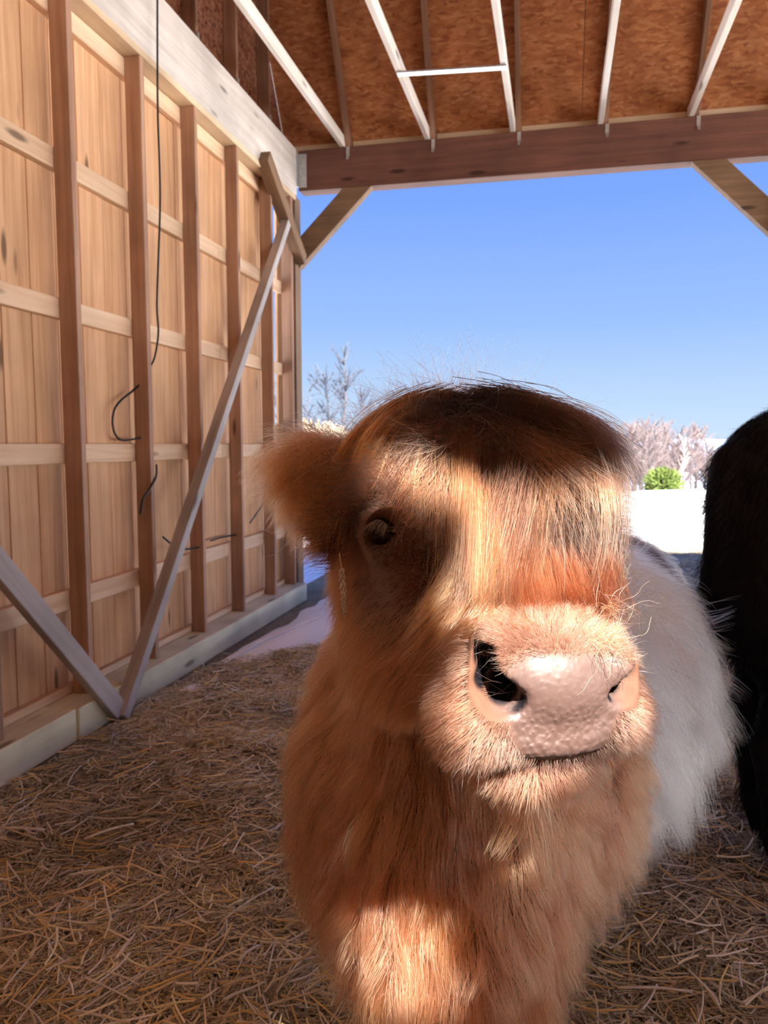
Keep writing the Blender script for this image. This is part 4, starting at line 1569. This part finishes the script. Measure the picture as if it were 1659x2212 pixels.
GO, BR, OR_ = (0.145, 0.056, 0.026), (0.09, 0.029, 0.013), (0.105, 0.034, 0.016)
LO = (0.33, 0.095, 0.024)  # brighter orange, painted as light glowing through the left locks
SP = [
    # left of the face, swept to the ear
    ([(960, 860), (880, 880), (815, 930), (775, 1010), (740, 1080), (705, 1130)], (0.03, 0.065, 0.055, 0.032), 30, 20, 1500, LO, 1.6),
    ([(980, 865), (900, 890), (840, 940), (805, 1020), (765, 1100), (722, 1165)], (0.03, 0.065, 0.055, 0.032), 28, 18, 1300, LO, 1.5),
    ([(990, 870), (920, 890), (862, 940), (842, 1010), (815, 1070), (788, 1120)], (0.03, 0.065, 0.055, 0.032), 22, 13, 600, GO, 1.6),
    ([(1000, 875), (935, 900), (885, 950), (868, 1010), (840, 1060), (812, 1100)], (0.03, 0.07, 0.055, 0.032), 20, 12, 600, GO, 1.5),
    ([(1005, 880), (955, 905), (925, 965), (900, 1030), (860, 1080), (830, 1122), (826, 1150)], (0.03, 0.055, 0.045, 0.032), 18, 6, 600, GO, 1.2),
    ([(1010, 880), (970, 910), (945, 970), (925, 1030), (892, 1075), (860, 1100)], (0.03, 0.07, 0.055, 0.032), 18, 9, 600, GO, 1.5),
    ([(930, 870), (830, 900), (765, 960), (735, 1030), (715, 1100), (700, 1170)], (0.03, 0.04, 0.04, 0.03), 28, 22, 1500, LO, 1.8),
    ([(900, 870), (800, 910), (745, 980), (720, 1060), (700, 1140), (690, 1200)], (0.03, 0.04, 0.04, 0.03), 28, 22, 1200, LO, 1.8),
    # the long middle fall
    ([(1020, 880), (985, 920), (978, 990), (978, 1060), (970, 1120), (958, 1170)], (0.03, 0.07, 0.055, 0.032), 17, 10, 600, GO, 1.2),
    ([(1030, 880), (1005, 930), (1003, 1010), (1005, 1090), (1002, 1180), (998, 1240), (992, 1280)], (0.03, 0.07, 0.055, 0.032), 18, 13, 800, GO, 1.1),
    ([(1040, 880), (1030, 940), (1035, 1010), (1040, 1100), (1036, 1200), (1030, 1290), (1020, 1345)], (0.03, 0.07, 0.05, 0.028), 20, 19, 900, GO, 1.1),
    ([(1045, 885), (1046, 950), (1050, 1020), (1062, 1110), (1080, 1210), (1078, 1300), (1072, 1365)], (0.03, 0.05, 0.035, 0.025), 20, 21, 900, GO, 1.1),
    ([(1062, 1040), (1085, 1090), (1112, 1160), (1128, 1240), (1138, 1310), (1140, 1365)], (0.022, 0.028, 0.022), 18, 24, 700, OR_, 1.1),
    ([(1108, 1095), (1132, 1130), (1162, 1185), (1185, 1250), (1200, 1320), (1205, 1362)], (0.02, 0.022, 0.02), 24, 26, 700, OR_, 1.2),
    ([(1150, 1130), (1180, 1170), (1212, 1225), (1245, 1290), (1265, 1345)], (0.02, 0.02, 0.018), 26, 26, 600, OR_, 1.4),
    ([(1205, 1150), (1235, 1200), (1265, 1255), (1290, 1310), (1300, 1350)], (0.02, 0.02, 0.018), 26, 22, 600, OR_, 1.7),
    # right of the middle, over the hidden eye
    ([(1050, 875), (1085, 905), (1112, 975), (1128, 1035), (1142, 1080), (1165, 1112), (1185, 1140)], (0.03, 0.06, 0.055, 0.045), 13, 6, 420, GO, 1.1),
    ([(1050, 870), (1110, 900), (1158, 955), (1184, 1010), (1200, 1060)], (0.03, 0.06, 0.055, 0.05), 15, 8, 260, OR_, 1.8),
    ([(1060, 870), (1140, 900), (1195, 955), (1220, 1020), (1234, 1098)], (0.03, 0.075, 0.075, 0.06), 15, 7, 300, GO, 1.6),
    ([(1065, 865), (1150, 905), (1215, 955), (1242, 1020), (1248, 1080), (1240, 1130)], (0.03, 0.075, 0.075, 0.06), 18, 8, 480, GO, 1.4),
    ([(1070, 865), (1170, 905), (1240, 960), (1275, 1030), (1284, 1100), (1278, 1165), (1268, 1220)], (0.03, 0.075, 0.075, 0.06), 18, 10, 520, GO, 1.4),
    ([(1070, 860), (1190, 905), (1268, 965), (1308, 1030), (1322, 1105), (1316, 1170), (1298, 1230), (1280, 1255)], (0.03, 0.075, 0.075, 0.06), 18, 10, 520, GO, 1.5),
    ([(1075, 860), (1210, 910), (1292, 970), (1332, 1040), (1341, 1110), (1334, 1170), (1320, 1215)], (0.03, 0.075, 0.075, 0.06), 18, 9, 420, GO, 1.5),
    ([(1300, 1150), (1305, 1220), (1312, 1280), (1318, 1330)], (0.03, 0.03, 0.03), 16, 18, 400, OR_, 2.6),
    ([(1075, 855), (1215, 905), (1305, 960), (1350, 1010), (1362, 1090), (1360, 1150), (1350, 1205)], (0.03, 0.06, 0.05, 0.05), 20, 6, 420, (0.13, 0.06, 0.035), 1.5),
    # dark mop drawn out to the sides over the ear roots
    ([(1050, 880), (1140, 885), (1230, 905), (1300, 950), (1340, 1010), (1358, 1075)], (0.03, 0.075, 0.075, 0.06), 34, 22, 1500, (0.036, 0.016, 0.010), 2.6),
    ([(1050, 885), (1140, 895), (1215, 925), (1275, 975), (1315, 1035)], (0.03, 0.05, 0.05, 0.04), 34, 24, 1400, (0.036, 0.016, 0.010), 2.6),
    ([(1040, 880), (1105, 880), (1170, 900), (1215, 940), (1240, 990)], (0.03, 0.05, 0.05, 0.04), 34, 26, 1200, (0.036, 0.016, 0.010), 2.6),
    ([(1000, 880), (925, 880), (855, 900), (800, 945), (765, 1000)], (0.03, 0.065, 0.055, 0.032), 34, 26, 1200, (0.036, 0.016, 0.010), 2.6),
    ([(980, 880), (895, 880), (830, 905), (780, 955)], (0.03, 0.065, 0.055, 0.032), 34, 26, 900, (0.036, 0.016, 0.010), 2.6),
    # hair sweeping off the nose bridge to the left
    ([(1020, 1180), (985, 1250), (950, 1310), (915, 1360), (885, 1400)], (0.018, 0.02, 0.02), 26, 16, 600, (0.26, 0.105, 0.045), 1.6),
    ([(1040, 1250), (1010, 1310), (965, 1355), (925, 1390), (890, 1430)], (0.015, 0.018, 0.02), 24, 16, 500, (0.24, 0.09, 0.038), 1.6),
    ([(1070, 1300), (1040, 1345), (1000, 1380), (955, 1420), (925, 1450)], (0.012, 0.014, 0.016), 20, 16, 400, (0.23, 0.095, 0.045), 1.6),
]
p_, r_, c_ = locks(SP)
p_ = clump(p_, 36, rng.uniform(0.6, 1.0, len(p_)), 0.6)
_r = p_[:, 0]
_o = np.stack([vnoise(p_[:, 4] / 0.011, 60 + q_, 1) for q_ in range(3)], 1) - 0.5
p_ = p_ + _o[:, None, :] * (np.linspace(0, 1, p_.shape[1])[None, :, None] ** 1.1) * 0.022
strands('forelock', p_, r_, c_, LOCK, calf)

# 6 loose curls at the right cheek, whiskers, eyelashes
N = 300
a0 = rng.uniform(0, 1, N)
px, py = 1300 + 30 * rng.uniform(-1, 1, N), 1150 + 250 * a0
base = np.array([pix(x, y_, skin_depth(x, y_) - 0.012) for x, y_ in zip(px, py)])
D = unit(RT[None] * rng.uniform(0.4, 1.2, (N, 1)) + UP[None] * rng.uniform(-0.9, 0.6, (N, 1)) - FW[None] * 0.4)
pos = grow(G, base, D, rng.uniform(0.025, 0.065, N), 9, -UP * 0.3, 3.2, np.full(N, 0.003))
strands('curl_hair', pos, np.full(N, 0.00022), jit(np.tile([0.50, 0.22, 0.09], (N, 1)), N), FUR, calf, 0.5)
N = 170
wt = AR * ONM * (1 - np.clip(ONPAD * 1.2, 0, 1)) * (np.abs(CM[:, 0]) > 0.05) + AR * ONM * (CM[:, 1] < -0.085)
R = roots(V, T_, wt, N)
n_ = G.grad(R)
pos = grow(G, R, unit(n_ + rng.normal(0, 0.25, (N, 3)) - UP * 0.3), rng.uniform(0.018, 0.042, N), 6, -UP * 0.2, 0.5, np.full(N, 0.002))
strands('whiskers', pos, np.full(N, 0.0002), jit(np.tile([0.60, 0.45, 0.36], (N, 1)), N), FUR, calf, 0.3)
for s_, e_ in zip((-1, 1), EYES):
    eo = unit(HL * s_ * 0.72 + HH * 0.62 + UP * 0.12)
    N = 90
    u = rng.uniform(-1, 1, N)
    back = unit(UP - eo * (UP @ eo))
    base = e_ + eo * 0.016 + back[None] * (0.015 - 0.008 * u[:, None] ** 2) + np.cross(eo, back)[None] * u[:, None] * 0.016
    D = unit(eo[None] * 0.8 - UP[None] * 0.5 + np.cross(eo, back)[None] * u[:, None] * 0.3 + rng.normal(0, 0.1, (N, 3)))
    pos = grow(G, base, D, rng.uniform(0.015, 0.028, N), 6, -UP * 0.6, 0.2, np.full(N, 0.001))
    strands('eyelashes', pos, np.full(N, 0.0002), jit(np.tile([0.10, 0.075, 0.065], (N, 1)), N), FUR, calf, 0.3)

# a dry grass seed head caught in the cheek fur
M = plain('seed_head_straw', (0.50, 0.42, 0.36), 0.8, 0, 0.2, 120)
g0 = np.array([pix(x, y_, min(0.99, skin_depth(745, 1290) - 0.03)) for x, y_ in ((733, 1195), (738, 1230), (742, 1270), (743, 1310), (744, 1372))])
gs = empty('grass_seed_head', tuple(g0[0]))
tag(gs, 'pale dry grass seed head hanging in the left cheek fur below the ear', 'seed head')


def tube(name, pts, r, mat, parent, K=5):
    vs, fs = [], []
    for i, p in enumerate(pts):
        d = Vector(pts[min(i + 1, len(pts) - 1)] - pts[max(i - 1, 0)]).normalized()
        u = Vector(RT)
        u = (u - d * u.dot(d)).normalized()
        v = d.cross(u)
        for k in range(K):
            an = 6.28318 * k / K
            vs.append(Vector(p) + (u * math.cos(an) + v * math.sin(an)) * r[i] - Vector(parent.location))
    for i in range(len(pts) - 1):
        for k in range(K):
            j = (k + 1) % K
            fs.append((i * K + k, i * K + j, (i + 1) * K + j, (i + 1) * K + k))
    o = mesh_obj(name, vs, fs, mat, None, True)
    o.parent = parent
    return o


tube('stem', g0, (0.0006, 0.0008, 0.0008, 0.0006, 0.0004), M, gs)
for i in range(46):
    q = 0.22 + 0.62 * i / 46
    p = np.array([np.interp(q, np.linspace(0, 1, 5), g0[:, k]) for k in range(3)])
    a_ = i * 2.4
    d = unit(RT * math.cos(a_) * 0.7 - FW * math.sin(a_) * 0.6 - UP * 0.9)
    w_ = 0.0095 * (1 - 0.5 * abs(q - 0.4) / 0.4)
    tube('spikelet', np.array([p, p + d * w_ * 0.5, p + d * w_]), (0.0008, 0.0019, 0.0003), M, gs, 4)

# ------------------------------------------------------------------ the black cow on the right
BF = Field(axis([(0.30, 1.1, 0.018), (1.1, 3.1, 0.035)]), axis([(2.0, 3.2, 0.022)]), axis([(-0.02, 1.75, 0.022)]))
BF.ell((0.80, 2.62, 1.20), (0.31, 0.25, 0.27), k=0.05)
BF.ell((0.745, 2.60, 0.86), (0.265, 0.235, 0.30), k=0.08)
BF.cone((0.85, 2.62, 1.10), (1.55, 2.60, 1.02), 0.33, 0.37, k=0.10)
BF.cone((1.55, 2.60, 1.02), (2.05, 2.58, 1.08), 0.37, 0.32, k=0.10)
BF.ell((2.15, 2.58, 0.98), (0.26, 0.24, 0.36), k=0.08)
BF.cone((2.20, 2.57, 1.22), (2.62, 2.50, 1.42), 0.21, 0.13, k=0.08)
BF.cone((2.62, 2.50, 1.42), (2.95, 2.46, 1.22), 0.125, 0.075, k=0.05)
for sy in (2.47, 2.76):
    BF.cone((0.76, sy, 0.75), (0.72, sy, 0.52), 0.15, 0.095, k=0.06)
    BF.cone((0.72, sy, 0.52), (0.66, sy, 0.42), 0.09, 0.065, k=0.04)
    BF.cone((0.66, sy, 0.42), (0.70, sy, 0.12), 0.06, 0.05, k=0.03)
    BF.cone((0.70, sy, 0.12), (0.73, sy, 0.04), 0.052, 0.06, k=0.03)
    BF.cone((2.15, sy, 0.70), (2.15, sy, 0.40), 0.11, 0.07, k=0.06)
    BF.cone((2.15, sy, 0.40), (2.15, sy, 0.12), 0.06, 0.05, k=0.03)
    BF.cone((2.15, sy, 0.12), (2.18, sy, 0.04), 0.052, 0.06, k=0.03)
    BF.ell((2.60, 2.49 + (sy - 2.61) * 1.0, 1.46), (0.05, 0.10, 0.04), k=0.03)
BF.cone((0.52, 2.62, 1.28), (0.475, 2.62, 0.62), 0.035, 0.03, k=0.04)
BV, BQ = BF.mesh()
M = Mat('black_hide', 0.8)
tcn = M.n('ShaderNodeTexCoord')
nz = M.n('ShaderNodeTexNoise', Scale=30.0, Detail=3.0)
M.l(tcn.outputs['Object'], nz.inputs['Vector'])
M.l(M.ramp(nz.outputs['Fac'], [(0.3, (0.003, 0.003, 0.004)), (0.7, (0.007, 0.006, 0.007))]), M.p.inputs['Base Color'])
BLOC = (1.4, 2.6, 0.0)
bc = empty('black_cow', BLOC)
tag(bc, 'black shaggy cow standing at the right edge, only its rump in view', 'cow')
big_mesh('body', BV, BQ, M.m, bc, BLOC)
BT, BA, BC = tri_data(BV, BQ)
bn = BF.grad(BC)
N = 16000
R = roots(BV, BT, BA * np.where((bn * unit(CAM - BC)).sum(1) > -0.4, 1, 0.05) * (BC[:, 0] < 1.3) * (BC[:, 2] > 0.08), N)
n_ = BF.grad(R)
D = unit(n_ * 0.6 + np.array([0, 0, -0.8]) + rng.normal(0, 0.2, (N, 3)))
pos = grow(BF, R, D, rng.uniform(0.035, 0.075, N), 5, np.array([0, 0, -0.8]), 0.5, rng.uniform(0.002, 0.012, N))
pos = clump(pos, 30, 0.4)
BLK = strand_mat('black_fur', 0.8)
BLK.node_tree.nodes['Principled BSDF'].inputs['Specular IOR Level'].default_value = 0.06
strands('coat', pos, rng.uniform(0.0003, 0.0005, N), jit(np.tile([0.006, 0.005, 0.006], (N, 1)), N), BLK, bc)
